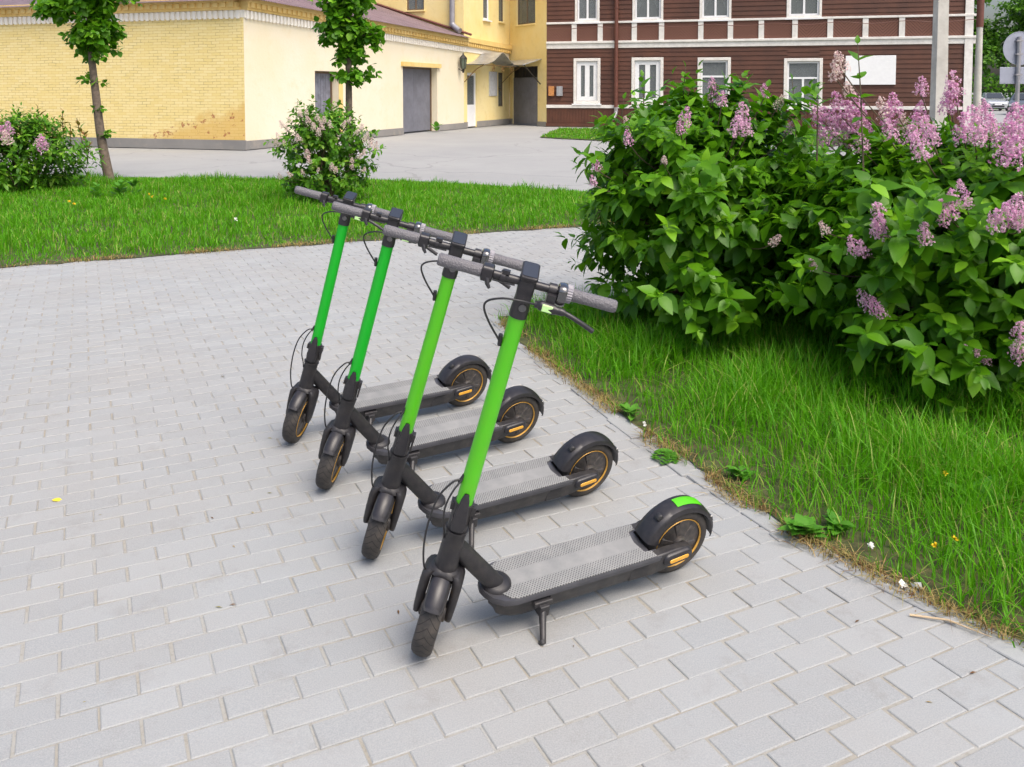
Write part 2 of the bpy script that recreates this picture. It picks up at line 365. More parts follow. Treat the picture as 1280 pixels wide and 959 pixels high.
class MB:
    def __init__(s): s.v = []; s.f = []
    def add(s, vs, fs):
        k = len(s.v); s.v += [Vector(v) for v in vs]; s.f += [[i + k for i in f] for f in fs]; return s
    def box(s, lo, hi, T=None):
        vs = [Vector((x, y, z)) for x in (lo[0], hi[0]) for y in (lo[1], hi[1]) for z in (lo[2], hi[2])]
        if T is not None: vs = [T @ v for v in vs]
        return s.add(vs, [[0, 1, 3, 2], [4, 6, 7, 5], [0, 4, 5, 1], [2, 3, 7, 6], [0, 2, 6, 4], [1, 5, 7, 3]])
    def loft(s, rings, caps=True, closed=True):
        n = len(rings[0]); vs = [v for r in rings for v in r]; fs = []
        for i in range(len(rings) - 1):
            for j in range(n if closed else n - 1):
                a = i * n + j; b = i * n + (j + 1) % n
                fs.append([a, b, b + n, a + n])
        if caps:
            fs.append(list(range(n))[::-1]); fs.append([(len(rings) - 1) * n + j for j in range(n)])
        return s.add(vs, fs)
    def tube(s, pts, r, n=10, caps=True):
        pts = [Vector(p) for p in pts]; rs = r if isinstance(r, (list, tuple)) else [r] * len(pts)
        rings = []; t0 = (pts[1] - pts[0]).normalized()
        u = t0.cross(Vector((0, 0, 1)))
        if u.length < 0.05: u = t0.cross(Vector((1, 0, 0)))
        u.normalize()
        for i, p in enumerate(pts):
            t = (pts[min(i + 1, len(pts) - 1)] - pts[max(i - 1, 0)]).normalized()
            u = (u - t * u.dot(t)).normalized(); w_ = t.cross(u)
            rings.append([p + (u * math.cos(a) + w_ * math.sin(a)) * rs[i] for a in [2 * math.pi * k / n for k in range(n)]])
        return s.loft(rings, caps)
    def lathe(s, prof, axis='y', n=48, off=(0, 0, 0)):
        """prof: list of (r, h); closed loop profile"""
        off = Vector(off); rings = []
        for k in range(n):
            a = 2 * math.pi * k / n; c, d = math.cos(a), math.sin(a)
            if axis == 'y': rings.append([off + Vector((r * c, h, r * d)) for r, h in prof])
            else: rings.append([off + Vector((r * c, r * d, h)) for r, h in prof])
        m = len(prof); vs = [v for r in rings for v in r]; fs = []
        for k in range(n):
            k2 = (k + 1) % n
            for j in range(m):
                j2 = (j + 1) % m
                fs.append([k * m + j, k * m + j2, k2 * m + j2, k2 * m + j])
        return s.add(vs, fs)
    def build(s, name, mat, parent=None, local=None, world=False, smooth=40, bevel=0, seg=2, wall=None, **kw):
        vs = s.v
        uv = None
        if wall is not None: uv = [((v - wall.O).dot(wall.d), v.z) for v in vs]
        if world and parent is not None:
            inv = MATW[parent].inverted(); vs = [inv @ v for v in vs]
        me = bpy.data.meshes.new(name); me.from_pydata([tuple(v) for v in vs], [], s.f); me.update()
        import bmesh
        bm = bmesh.new(); bm.from_mesh(me); bmesh.ops.recalc_face_normals(bm, faces=bm.faces); bm.to_mesh(me); bm.free()
        if uv is not None:
            L = me.uv_layers.new(name='UVMap')
            for lp in me.loops: L.data[lp.index].uv = uv[lp.vertex_index]
        if smooth:
            me.polygons.foreach_set('use_smooth', [True] * len(me.polygons)); me.set_sharp_from_angle(angle=R(smooth))
        o = link_mesh(name, me, mat, parent, local)
        if bevel:
            b = o.modifiers.new('bevel', 'BEVEL'); b.width = bevel; b.segments = seg; b.limit_method = 'ANGLE'; b.angle_limit = R(35)
        return tag(o, **kw)
def smoothpath(pts, k=6):
    P = [Vector(p) for p in pts]; P = [P[0] * 2 - P[1]] + P + [P[-1] * 2 - P[-2]]; out = []
    for i in range(1, len(P) - 2):
        for j in range(k):
            t = j / k
            out.append(0.5 * ((2 * P[i]) + (P[i + 1] - P[i - 1]) * t + (2 * P[i - 1] - 5 * P[i] + 4 * P[i + 1] - P[i + 2]) * t * t + (3 * P[i] - P[i - 1] - 3 * P[i + 1] + P[i + 2]) * t ** 3))
    out.append(P[-2]); return out
def np_mesh(name, V, loops, totals, mat, parent=None, world=False, smooth=False):
    if world and parent is not None:
        inv = np.array(MATW[parent].inverted()); V = V @ inv[:3, :3].T + inv[:3, 3]
    me = bpy.data.meshes.new(name)
    me.vertices.add(len(V)); me.vertices.foreach_set('co', np.ascontiguousarray(V, dtype=np.float32).ravel())
    me.loops.add(len(loops)); me.loops.foreach_set('vertex_index', np.asarray(loops, dtype=np.int32))
    starts = np.concatenate(([0], np.cumsum(totals)[:-1])).astype(np.int32)
    me.polygons.add(len(totals)); me.polygons.foreach_set('loop_start', starts); me.polygons.foreach_set('loop_total', np.asarray(totals, dtype=np.int32))
    me.update(calc_edges=True); me.validate()
    me.polygons.foreach_set('use_smooth', [bool(smooth)] * len(totals))
    return link_mesh(name, me, mat, parent)
def scatter(name, tmpl, P, Rm, S, mat, parent=None, smooth=True):
    tv, tf = tmpl; tv = np.array(tv, float); n = len(tv); N = len(P)
    V = np.einsum('nij,kj->nki', Rm, tv) * np.asarray(S)[:, None, None] + np.asarray(P)[:, None, :]
    lp = np.concatenate([np.array(f) for f in tf]); tt = np.array([len(f) for f in tf])
    loops = (lp[None, :] + (np.arange(N) * n)[:, None]).ravel(); totals = np.tile(tt, N)
    return np_mesh(name, V.reshape(-1, 3), loops, totals, mat, parent, world=True, smooth=smooth)
def frame_from(d, up):
    d = d / np.linalg.norm(d); y = np.cross(up, d); l = np.linalg.norm(y)
    if l < 1e-4: y = np.cross([1.0, 0, 0], d); l = np.linalg.norm(y)
    y /= l; z = np.cross(d, y); return np.stack([d, y, z], axis=1)
def leaf_tmpl(wd=0.30, droop=0.16, fold=0.10):
    xs = [0, .22, .5, .78, 1.0]; ws = [0, wd * .85, wd, wd * .55, 0]
    v = []; 
    for x in xs: v.append((x, 0, -droop * x * x))
    for sgn in (1, -1):
        for x, q in zip(xs[1:4], ws[1:4]): v.append((x, sgn * q, -droop * x * x + fold * q / wd * .5 + (0.012 if x == .5 else -.01)))
    f = []
    for base, flip in ((5, False), (8, True)):
        a = [[0, 1, base], [1, 2, base + 1, base], [2, 3, base + 2, base + 1], [3, 4, base + 2]]
        f += [q[::-1] if flip else q for q in a]
    return v, f
LEAF = leaf_tmpl(0.285, 0.20, 0.13); HEART = leaf_tmpl(0.42, 0.12, 0.10); NARROW = leaf_tmpl(0.20, 0.22, 0.08)
QUADLEAF = ([(0, 0, 0), (.5, .38, .06), (1, 0, -.12), (.5, -.38, .06)], [[0, 1, 2, 3]])

# ------------------------------------------------------------ ground, paving, lawns
def sheet(name, poly, z, mat, kind='structure', label=None, parent=None, noise=0.0, step=0.08):
    pts = []
    n = len(poly)
    for i in range(n):
        a = Vector(poly[i]); b = Vector(poly[(i + 1) % n]); L = (b - a).length
        k = max(1, int(L / step)) if noise and L < 40 else 1
        nrm = Vector((-(b - a).y, (b - a).x)).normalized()
        for j in range(k):
            q = a.lerp(b, j / k)
            if noise: q = q + nrm * (noise * (math.sin(q.x * 9.1 + q.y * 5.3) * .5 + random.uniform(-1, 1) * .6))
            pts.append(Vector((q.x, q.y, z)))
    tris = tessellate_polygon([pts]); me = bpy.data.meshes.new(name)
    me.from_pydata([tuple(p) for p in pts], [], [list(t) for t in tris]); me.update()
    me.materials.append(mat)
    import bmesh
    bm = bmesh.new(); bm.from_mesh(me)
    for f in bm.faces:
        f.normal_update()
        if f.normal.z < 0: f.normal_flip()
    bm.to_mesh(me); bm.free()
    o = bpy.data.objects.new(name, me); C.objects.link(o); MATW[o] = Matrix.Identity(4)
    return tag(o, kind=kind)
sheet('ground', [(-600, -60), (600, -60), (600, 900), (-600, 900)], -0.020, M['asphalt'])

EDGE_R = [(-0.123, 6.09), (0.05, 5.465), (0.34, 4.65), (0.64, 3.847), (0.80, 3.45), (0.989, 3.041), (1.386, 2.472), (2.05, 1.35), (3.2, -0.9)]
LAWN_R = EDGE_R + [(11, -0.9), (11, 11.0), (4.2, 8.35), (0.82, 6.78), (0.30, 6.36)]
LAWN_F = [(-15, 3.4), (-9.2, 5.85), (-4.591, 7.851), (-1.8, 9.15), (0.844, 10.295), (5.0, 12.0), (11, 14.5), (11, 16.6), (5, 13.9), (1.133, 13.841), (-0.6, 14.9), (-2.43, 15.725), (-7.198, 16.165), (-15, 16.6)]
def inside(poly, X, Y):
    X = np.asarray(X); Y = np.asarray(Y); r = np.zeros(X.shape, bool); n = len(poly)
    for i in range(n):
        x1, y1 = poly[i]; x2, y2 = poly[(i + 1) % n]
        if y1 == y2: continue
        c = ((y1 > Y) != (y2 > Y)) & (X < (x2 - x1) * (Y - y1) / (y2 - y1) + x1); r ^= c
    return r
def dist_poly(poly, X, Y, closed=True):
    d = np.full(np.shape(X), 1e9); n = len(poly)
    for i in range(n if closed else n - 1):
        a = np.array(poly[i]); b = np.array(poly[(i + 1) % n]); ab = b - a
        t = np.clip(((X - a[0]) * ab[0] + (Y - a[1]) * ab[1]) / (ab @ ab), 0, 1)
        d = np.minimum(d, np.hypot(X - a[0] - t * ab[0], Y - a[1] - t * ab[1]))
    return d
PAVE = [(-15, 3.4), (-9.2, 5.85), (-4.591, 7.851), (-1.8, 9.15), (0.844, 10.295), (5.0, 12.0), (11, 14.5), (11, -6), (-15, -6)]
sheet('sand_bed', [(x, y + (.16 if y > 0 else 0)) for x, y in PAVE], -0.0032, M['sand'])
def pavers():
    th = R(26.0); ex = np.array([math.cos(th), math.sin(th)]); ey = np.array([-math.sin(th), math.cos(th)])
    a, b = 0.1905, 0.0985
    org = np.array([-1.2335, 2.3268])
    I, J = np.meshgrid(np.arange(-75, 75), np.arange(-90, 120)); I = I.ravel(); J = J.ravel()
    u = (I + 0.5 + 0.5 * (J % 2)) * a; v = (J + 0.5) * b
    wob = 0.012 * np.sin(u * 1.7 + v * 0.6) + 0.008 * np.sin(u * 3.9 - v * 1.4 + 1)
    cx = org[0] + u * ex[0] + (v + wob) * ey[0]; cy = org[1] + u * ex[1] + (v + wob) * ey[1]
    k = inside([(x, y + (.07 if y > 0 else 0)) for x, y in PAVE], cx, cy) & (cx > -10) & (cx < 7) & (cy > -3)
    inR = inside(LAWN_R, cx, cy) & (dist_poly(LAWN_R, cx, cy) > 0.16)
    k &= ~inR; cx, cy = cx[k], cy[k]; N = len(cx)
    jit = rng.normal(0, 0.0012, (N, 2)); yaw = th + rng.normal(0, 0.006, N)
    hl = a / 2 - 0.0036 + rng.normal(0, .0006, N); hw = b / 2 - 0.0026 + rng.normal(0, .0005, N); bev = 0.0026
    z = rng.normal(0, 0.0007, N); tx = rng.normal(0, 0.0035, N); ty = rng.normal(0, 0.0045, N)
    V = np.zeros((N, 12, 3)); sx = np.array([-1, 1, 1, -1]); sy = np.array([-1, -1, 1, 1])
    c, s = np.cos(yaw), np.sin(yaw)
    for q, (ins, dz) in enumerate(((bev, 0.0), (0.0, -0.0022), (0.0, -0.02))):
        for j in range(4):
            lx = sx[j] * (hl - ins); ly = sy[j] * (hw - ins)
            V[:, q * 4 + j, 0] = cx + jit[:, 0] + c * lx - s * ly
            V[:, q * 4 + j, 1] = cy + jit[:, 1] + s * lx + c * ly
            V[:, q * 4 + j, 2] = z + dz + tx * lx + ty * ly
    tf = [[0, 1, 2, 3]] + [[j, j + 4, (j + 1) % 4 + 4, (j + 1) % 4][::-1] for j in range(4)] + [[j + 4, j + 8, (j + 1) % 4 + 8, (j + 1) % 4 + 4][::-1] for j in range(4)]
    tf = [[0, 1, 2, 3]] + [[j, j + 4, (j + 1) % 4 + 4, (j + 1) % 4] for j in range(4)] + [[j + 4, j + 8, (j + 1) % 4 + 8, (j + 1) % 4 + 4] for j in range(4)]
    lp = np.concatenate([np.array(f) for f in tf]); tt = np.array([4] * 9)
    o = np_mesh('paving', V.reshape(-1, 3), (lp[None, :] + (np.arange(N) * 12)[:, None]).ravel(), np.tile(tt, N), M['paver'])
    tag(o, kind='structure')
pavers()
LR_S = [(x + .03, y + .03) for x, y in LAWN_R]
sheet('lawn_soil', LR_S, 0.006, M['soil'], noise=0.035)
sheet('far_lawn_soil', LAWN_F, 0.006, M['soil'], noise=0.05, step=0.15)
LAWN_H = [(0.959, 30.3), (2.0, 37.4), (18, 33.0), (18, 25.5), (9, 25.8), (3.074, 28.0)]
sheet('house_lawn_soil', LAWN_H, 0.004, M['soil'], noise=0.05, step=0.3)

def blades(name, X, Y, H, W, mat, lean=0.55, label=None, z0=0.0, cat='grass'):
    N = len(X); az = rng.uniform(0, 2 * np.pi, N); ln = np.abs(rng.normal(0, lean, N)) + 0.08
    face = az + np.pi / 2 + rng.normal(0, .5, N)
    dx, dy = np.cos(az), np.sin(az); wx, wy = np.cos(face), np.sin(face)
    T = np.array([0, .38, .72, 1.0]); Wt = np.array([.75, 1.0, .7, 0]); V = np.zeros((N, 7, 3)); k = 0
    for t, q in zip(T, Wt):
        fx = X + dx * ln * H * t ** 2; fy = Y + dy * ln * H * t ** 2; fz = z0 + H * (t - 0.28 * np.minimum(ln, 1.6) * t ** 2)
        for sg in ((-1, 1) if q else (0,)):
            V[:, k, 0] = fx + sg * wx * W * q / 2; V[:, k, 1] = fy + sg * wy * W * q / 2; V[:, k, 2] = fz; k += 1
    tf = [[0, 1, 3, 2], [2, 3, 5, 4], [4, 5, 6]]
    lp = np.concatenate([np.array(f) for f in tf]); tt = np.array([4, 4, 3])
    o = np_mesh(name, V.reshape(-1, 3), (lp[None, :] + (np.arange(N) * 7)[:, None]).ravel(), np.tile(tt, N), mat, smooth=True)
    return tag(o, label=label, cat=cat, kind='stuff')
def lump(X, Y, s=1.0): return 0.5 + 0.25 * np.sin(X * 5.1 * s + 1.3 * np.sin(Y * 3.3 * s)) + 0.25 * np.sin(Y * 6.3 * s + 1.7 * np.sin(X * 2.9 * s))
def pts(poly, n, x0, x1, y0, y1):
    X = rng.uniform(x0, x1, n); Y = rng.uniform(y0, y1, n); k = inside(poly, X, Y); return X[k], Y[k]
# near lawn
X, Y = pts(LAWN_R, 300000, -0.3, 6.5, -0.6, 9.0)
dE = dist_poly(EDGE_R, X, Y, False); lm = lump(X, Y)
seen = (X < 0.62 * Y + 0.7)
keep = rng.uniform(0, 1, len(X)) < np.clip(0.18 + dE * 3.2, 0, 1) * (0.45 + 0.55 * lm) * np.where(seen, np.where(Y < 6.2, 1, .6), 0.5)
X, Y, dE, lm = X[keep], Y[keep], dE[keep], lm[keep]
H = (0.055 + 0.125 * np.clip(dE * 2.0, 0, 1)) * (0.65 + 0.7 * lm) * rng.uniform(.55, 1.35, len(X))
blades('lawn_grass', X, Y, H, rng.uniform(.0026, .0062, len(X)), M['grass'], 0.6, 'lush green grass strip between the pavers and the big lilacs')
# far lawn
X, Y = pts(LAWN_F, 300000, -13, 9, 4, 16.7)
dE = dist_poly(LAWN_F, X, Y); lm = lump(X, Y, .6)
keep = (np.abs(X) < 0.64 * Y + 1.5) & (rng.uniform(0, 1, len(X)) < np.clip(.35 + dE * 3, 0, 1))
X, Y, dE, lm = X[keep], Y[keep], dE[keep], lm[keep]
H = (0.05 + 0.075 * np.clip(dE * 2, 0, 1)) * (0.45 + 0.9 * lm * lump(X, Y, 1.9) * 1.4) * rng.uniform(.6, 1.4, len(X))
blades('far_lawn_grass', X, Y, H, rng.uniform(.006, .012, len(X)), M['grass'], 0.5, 'green lawn strip between the paved path and the yard')
X, Y = pts(LAWN_H, 42000, 0, 18, 25, 38)
blades('house_lawn_grass', X, Y, rng.uniform(.04, .12, len(X)), rng.uniform(.012, .028, len(X)), M['grass'], 0.5, 'small patch of grass in front of the brown wooden house')
# dry grass and litter along the edges
def along(poly, n, spread):
    P = np.array(poly, float); seg = np.hypot(*(P[1:] - P[:-1]).T); cum = np.concatenate(([0], np.cumsum(seg)))
    t = rng.uniform(0, cum[-1], n); i = np.clip(np.searchsorted(cum, t) - 1, 0, len(seg) - 1); f = (t - cum[i]) / seg[i]
    p = P[i] + (P[i + 1] - P[i]) * f[:, None]; d = (P[i + 1] - P[i]) / seg[i][:, None]; nr = np.stack([-d[:, 1], d[:, 0]], 1)
    o = rng.normal(0, spread, n); return p[:, 0] + nr[:, 0] * (o + .03), p[:, 1] + nr[:, 1] * (o + .03)
X, Y = along(EDGE_R[:8], 6000, .03)
k = lump(X, Y, 1.6) > .42; X, Y = X[k], Y[k]
blades('dry_edge_grass', X, Y, rng.uniform(.012, .05, len(X)), rng.uniform(.002, .004, len(X)), M['dry'], 1.6, 'dry tan grass litter along the paver edge of the near lawn', z0=.004)
X, Y = along([(-9.2, 5.85), (-4.591, 7.851), (-1.8, 9.15), (0.844, 10.295), (5, 12)], 6000, .05)
k = lump(X, Y, 1.1) > .45; X, Y = X[k], Y[k]
blades('dry_far_edge_grass', X, Y, rng.uniform(.02, .06, len(X)), rng.uniform(.004, .007, len(X)), M['dry'], 1.3, 'dry tan grass fringe where the far lawn meets the paved path', z0=.004)

def kerb():
    mb = MB(); P_ = [Vector((x, y)) for x, y in EDGE_R[:9]]; carry = 0
    for a, b in zip(P_[:-1], P_[1:]):
        d = (b - a).normalized(); nr = Vector((d.y, -d.x)); nr = nr if nr.x < 0 else -nr; L_ = (b - a).length; t = 0.01
        while t < L_ - .02:
            l = min(random.uniform(.16, .42), L_ - t - .004); o = random.uniform(-.012, .012)
            if random.random() < .78:
                c0 = a + d * t + nr * (.018 + o); c1 = a + d * (t + l) + nr * (.018 + o + random.uniform(-.006, .006)); w_ = random.uniform(.022, .032); zt = .0045 + random.uniform(-.001, .003)
                mb.add([(c0.x - nr.x * w_, c0.y - nr.y * w_, -.02), (c0.x + nr.x * w_, c0.y + nr.y * w_, -.02), (c1.x + nr.x * w_, c1.y + nr.y * w_, -.02), (c1.x - nr.x * w_, c1.y - nr.y * w_, -.02),
                        (c0.x - nr.x * w_, c0.y - nr.y * w_, zt), (c0.x + nr.x * w_, c0.y + nr.y * w_, zt), (c1.x + nr.x * w_, c1.y + nr.y * w_, zt), (c1.x - nr.x * w_, c1.y - nr.y * w_, zt)],
                       [[4, 5, 6, 7], [0, 1, 5, 4], [1, 2, 6, 5], [2, 3, 7, 6], [3, 0, 4, 7]])
            t += l + .006
    mb.build('kerb_strip', M['paver'], None, smooth=0, bevel=.003, seg=1, kind='structure')
kerb()
# tiny twigs, seeds and bits of leaf blown over the pavers
N_ = 420; X = rng.uniform(-4.5, 2.2, N_); Y = rng.uniform(1.6, 8.5, N_); k = inside(PAVE, X, Y) & ~inside(LAWN_R, X, Y)
dE = dist_poly(EDGE_R, X, Y, False); k &= (rng.uniform(0, 1, N_) < .22 + .8 * np.exp(-dE * 1.8)); X, Y = X[k], Y[k]; n_ = len(X); a_ = rng.uniform(0, 6.28, n_)
Rm_ = np.stack([np.stack([np.cos(a_), -np.sin(a_), 0 * a_], 1), np.stack([np.sin(a_), np.cos(a_), 0 * a_], 1), np.stack([0 * a_, 0 * a_, 1 + 0 * a_], 1)], 1)
tag(scatter('leaf_litter', ([(0, 0, 0), (.5, .12, .10), (1, 0, 0), (.5, -.12, .06)], [[0, 1, 2, 3]]), np.stack([X, Y, np.full(n_, .002)], 1), Rm_, rng.uniform(.006, .028, n_), M['dry'], None), label='tiny twigs and leaf bits scattered over the grey pavers', cat='litter', kind='stuff')

# ------------------------------------------------------------ walls
class Wall:
    def __init__(s, a, b):
        s.O = Vector((a[0], a[1], 0)); e = Vector((b[0] - a[0], b[1] - a[1], 0)); s.L = e.length; s.d = e.normalized()
        n = Vector((s.d.y, -s.d.x, 0))
        if n.dot(s.O * -1) < 0: n = -n
        s.n = n
    def hit(s, px, py):
        r = ray(px, py); t = (s.O - EYE).dot(s.n) / r.dot(s.n); p = EYE + r * t
        return (p - s.O).dot(s.d), p.z
    def pt(s, u, z, w_=0): return s.O + s.d * u + s.n * w_ + Vector((0, 0, z))
def wbox(mb, W, u0, u1, z0, z1, w0, w1):
    """z0/z1 may be (at u0, at u1) pairs"""
    za = z0 if isinstance(z0, tuple) else (z0, z0); zb = z1 if isinstance(z1, tuple) else (z1, z1)
    vs = []
    for i, u in enumerate((u0, u1)):
        for w_ in (w0, w1):
            vs += [W.pt(u, za[i], w_), W.pt(u, zb[i], w_)]
    return mb.add(vs, [[0, 1, 3, 2], [4, 6, 7, 5], [0, 4, 5, 1], [2, 3, 7, 6], [0, 2, 6, 4], [1, 5, 7, 3]])
def wall_with_holes(mb, W, u0, u1, z0, z1, holes, w0, w1):
    """wall slab of thickness w0..w1 with rectangular openings; holes = (u0,u1,z0,z1) not overlapping in u"""
    hs = sorted(holes); u = u0; lo = lambda q: z0; 
    def top(q): return z1 if not isinstance(z1, tuple) else z1[0] + (z1[1] - z1[0]) * (q - u0) / (u1 - u0)
    for h in hs:
        if h[0] > u: wbox(mb, W, u, h[0], z0, (top(u), top(h[0])), w0, w1)
        if h[2] > z0 + .01: wbox(mb, W, h[0], h[1], z0, h[2], w0, w1)
        if h[3] < min(top(h[0]), top(h[1])) - .01: wbox(mb, W, h[0], h[1], h[3], (top(h[0]), top(h[1])), w0, w1)
        u = h[1]
    if u < u1: wbox(mb, W, u, u1, z0, (top(u), top(u1)), w0, w1)
    return mb

A = (-7.192, 23.807); B = (-0.116, 42.817); FL = (-24.0, 28.9)
BRL = (1.555, 39.9); BRR = (18.35, 35.4)
S = Wall(A, B); F = Wall(A, FL)
uC = S.hit(580, 150)[0]; Cp = S.pt(uC, 0)
T = Wall((Cp.x, Cp.y), (Cp.x - S.n.x * 9, Cp.y - S.n.y * 9))
RW = Wall(B, BRL)

# --- low outbuilding
low = empty('brick_outbuilding', (A[0], A[1], 0), label='low yellow painted brick outbuilding with white dentil band and purple brown roof', cat='building')
def topz(u): return 3.56 + (3.16 - 3.56) * u / S.L
def topy(u): return 4.08 + (3.78 - 4.08) * u / S.L
# openings in the side wall
def opening(x0, x1, yt, yb=None):
    a = S.hit(x0, yt); b = S.hit(x1, yt); return (a[0], b[0], 0.0, (a[1] + b[1]) / 2)
o1 = opening(393.5, 423, 89); o2 = opening(503.5, 546.5, 84)
mb = wall_with_holes(MB(), S, 0.0, uC, 0, (topz(0), topz(uC)), [o1, o2], -0.45, 0)
mb.build('side_wall', M['cream'], low, world=True, smooth=0, wall=S)
mb = MB(); wbox(mb, F, 0.004, F.L, 0, 3.56, -0.4, 0); mb.build('brick_wall', M['brick'], low, world=True, smooth=0, wall=F)
mb = MB(); wbox(mb, F, -0.03, F.L, 0, 0.26, 0.002, 0.035); 
segs = [(-.035, o1[0]), (o1[1], o2[0]), (o2[1], uC)]
for a_, b_ in segs: wbox(mb, S, a_, b_, 0, 0.24, 0.002, 0.035)
mb.build('plinth', M['plinth'], low, world=True, smooth=0)
mb = MB(); wbox(mb, S, 0.0, uC, (topz(0), topz(uC)), (topz(0) + .2, topz(uC) + .2), -.4, 0.03); wbox(mb, F, 0.032, F.L, 3.56, 3.76, -.38, 0.03)
u = 0.05
while u < uC:
    wbox(mb, S, u, u + .085, topz(u) - .03, topz(u) + .19, .03, .075); u += .17
u = 0.1
while u < F.L:
    wbox(mb, F, u, u + .085, 3.53, 3.75, .03, .075); u += .17
mb.build('white_dentil_band', M['whitewash'], low, world=True, smooth=0)
mb = MB()
for k, (dz0, dz1, w1) in enumerate(((.20, .27, .10), (.27, .40, .14), (.40, .0, .20))):
    za = (topz(0) + dz0, topz(uC) + dz0); zb = (topz(0) + dz1, topz(uC) + dz1) if k < 2 else (topy(0), topy(uC))
    wbox(mb, S, 0.0, uC, za, zb, -.4, w1); wbox(mb, F, w1 * .9, F.L, za[0], zb[0], -.38 - k * .003, w1)
u = 0.1
while u < uC:
    wbox(mb, S, u, u + .12, topz(u) + .275, topz(u) + .395, .14, .185); u += .24
u = 0.2
while u < F.L:
    wbox(mb, F, u, u + .12, 3.56 + .275, 3.56 + .395, .14, .185); u += .24
mb.build('cornice', M['cornice'], low, world=True, smooth=0)
# roof: corrugated metal, rises away from the side wall and dies into the tall house
ut, zt = T.hit(459, 3); slope = max(.15, (zt - (topy(uC) + .02)) / (ut))
Rw = 4.2
mb = MB(); n = 560; r0, r1 = [], []
for i in range(n + 1):
    u = -.3 + (uC + .3) * i / n; zz = topy(u) + .03 + (.018 if (i // 2) % 2 else 0)
    r0.append(S.pt(u, zz - .38 * slope * .6, .36)); 
    uu = max(u, min(Rw, uC)) if u < Rw else u
    dep = Rw if u > Rw else max(0.02, u + .3)
    r1.append(S.pt(u, zz + dep * slope, -dep))
mb.add(r0 + r1, [[i, i + 1, n + 2 + i, n + 1 + i] for i in range(n)])
rf = mb.build('roof', M['roofmetal'], low, world=True, smooth=0)
mb = MB(); e0 = F.pt(-.3, topy(0) + .02 - .1, .36); e1 = F.pt(F.L, topy(0) + .02 - .1, .36)
mb.add([e0, e1, F.pt(F.L, topy(0) + .03 + Rw * slope, -Rw), S.pt(Rw, topy(Rw) + .03 + Rw * slope, -Rw)], [[0, 1, 2, 3]])
mb.build('front_roof', M['roofmetal'], low, world=True, smooth=0)
mb = MB(); a_ = S.pt(uC - .06, topy(uC) + .10, .38); b_ = S.pt(uC - .06, topy(uC) + .10 + Rw * slope, -Rw)
mb.tube([a_, b_], .055, 6); mb.build('ridge_flashing', M['redridge'], low, world=True)
# plank door and big metal gate
def leafdoor(op, mat, name, planks, parent, rec=.28):
    u0, u1, _, z1 = op
    mb = MB(); k = planks; g = .008
    for i in range(k):
        wbox(mb, S, u0 + .02 + (u1 - u0 - .04) * i / k + g / 2, u0 + .02 + (u1 - u0 - .04) * (i + 1) / k - g / 2, 0.05, z1 - .06, -rec - .05, -rec)
    wbox(mb, S, u0, u1, 0.04, z1, -rec - .08, -rec - .052)
    d = mb.build(name, mat, parent, world=True, smooth=0)
    mb = MB(); wbox(mb, S, u0, u0 + .05, 0, z1, -rec, -rec + .05); wbox(mb, S, u1 - .05, u1, 0, z1, -rec, -rec + .05); wbox(mb, S, u0 + .05, u1 - .05, z1 - .07, z1, -rec, -rec + .05)
    mb.build('door_frame', M['oldframe'], d, world=True, smooth=0)
leafdoor(o1, M['bluedoor'], 'plank_door', 9, low)
leafdoor(o2, M['greydoor'], 'metal_gate', 2, low, .3)
mb = MB()
wbox(mb, S, o1[1] - .002, o1[1] + .25, .24, o1[3], .001, .012)
mb.build('door_trim', M['cornice'], low, world=True, smooth=0); mb = MB()
wbox(mb, S, o2[0] - .15, o2[1] + .2, o2[3], o2[3] + .16, .001, .10)
mb.build('lintel', M['cornice'], low, world=True, smooth=0)

# --- tall yellow house
tall = empty('yellow_house', (Cp.x, Cp.y, 0), label='tall yellow plastered house with a grey downpipe and two small entrance canopies', cat='building')
HT = 9.0
def whole(W, x0, x1, yt, yb):
    a = W.hit(x0, yt); b = W.hit(x1, yb); c = W.hit(x1, yt); return (a[0], b[0], b[1], max(a[1], c[1]))
hd = list(S.hit(584, 91)) ; hd = (S.hit(584, 91)[0], S.hit(596, 91)[0], 0.0, S.hit(590, 91)[1])
hw = whole(S, 623, 629.5, 91, 133)
s1 = whole(S, 604, 612, -30, 26); s2 = whole(S, 623.5, 630, -30, 28); s1 = (s1[0], s1[1], s1[2], s1[2] + 1.9); s2 = (s2[0], s2[1], s2[2], s2[2] + 1.9)
zsplit = topy(uC) + .02
mb = MB()
wall_with_holes(mb, S, uC + .002, S.L, 0, zsplit, [hd, hw], -.45, -.004)
wall_with_holes(mb, S, uC + .002, S.L, zsplit, HT, [s1, s2], -.45, -.004)
mb.build('side_wall', M['yellow'], tall, world=True, smooth=0, wall=S)
tw = T.hit(508, 0)[0], T.hit(530, 13)[0]; tz = T.hit(519, 13)[1]; hole_t = (min(tw), max(tw), tz, tz + 1.9)
mb = wall_with_holes(MB(), T, .45, T.L, 0, HT, [hole_t], -.4, 0)
mb.build('return_wall', M['yellow'], tall, world=True, smooth=0, wall=T)
rd = whole(RW, 641, 672, 84, 156); rd = (rd[0], rd[1], 0, rd[3])
rwin = whole(RW, 646, 669, -20, 29); rwin = (rwin[0], rwin[1], rwin[2], rwin[2] + 2.2)
mb = MB(); wall_with_holes(mb, RW, 0.002, RW.L - .003, 0, 4.4, [rd], -.45, 0); wall_with_holes(mb, RW, 0.002, RW.L - .003, 4.4, HT, [rwin], -.45, 0)
mb.build('end_wall', M['yellow'], tall, world=True, smooth=0, wall=RW)
mb = MB(); wbox(mb, S, uC + .003, S.L - .2, (topz(uC), topz(S.L)), (topz(uC) + .22, topz(S.L) + .22), -.003, .035)
mb.build('white_band', M['whitewash'], tall, world=True, smooth=0)
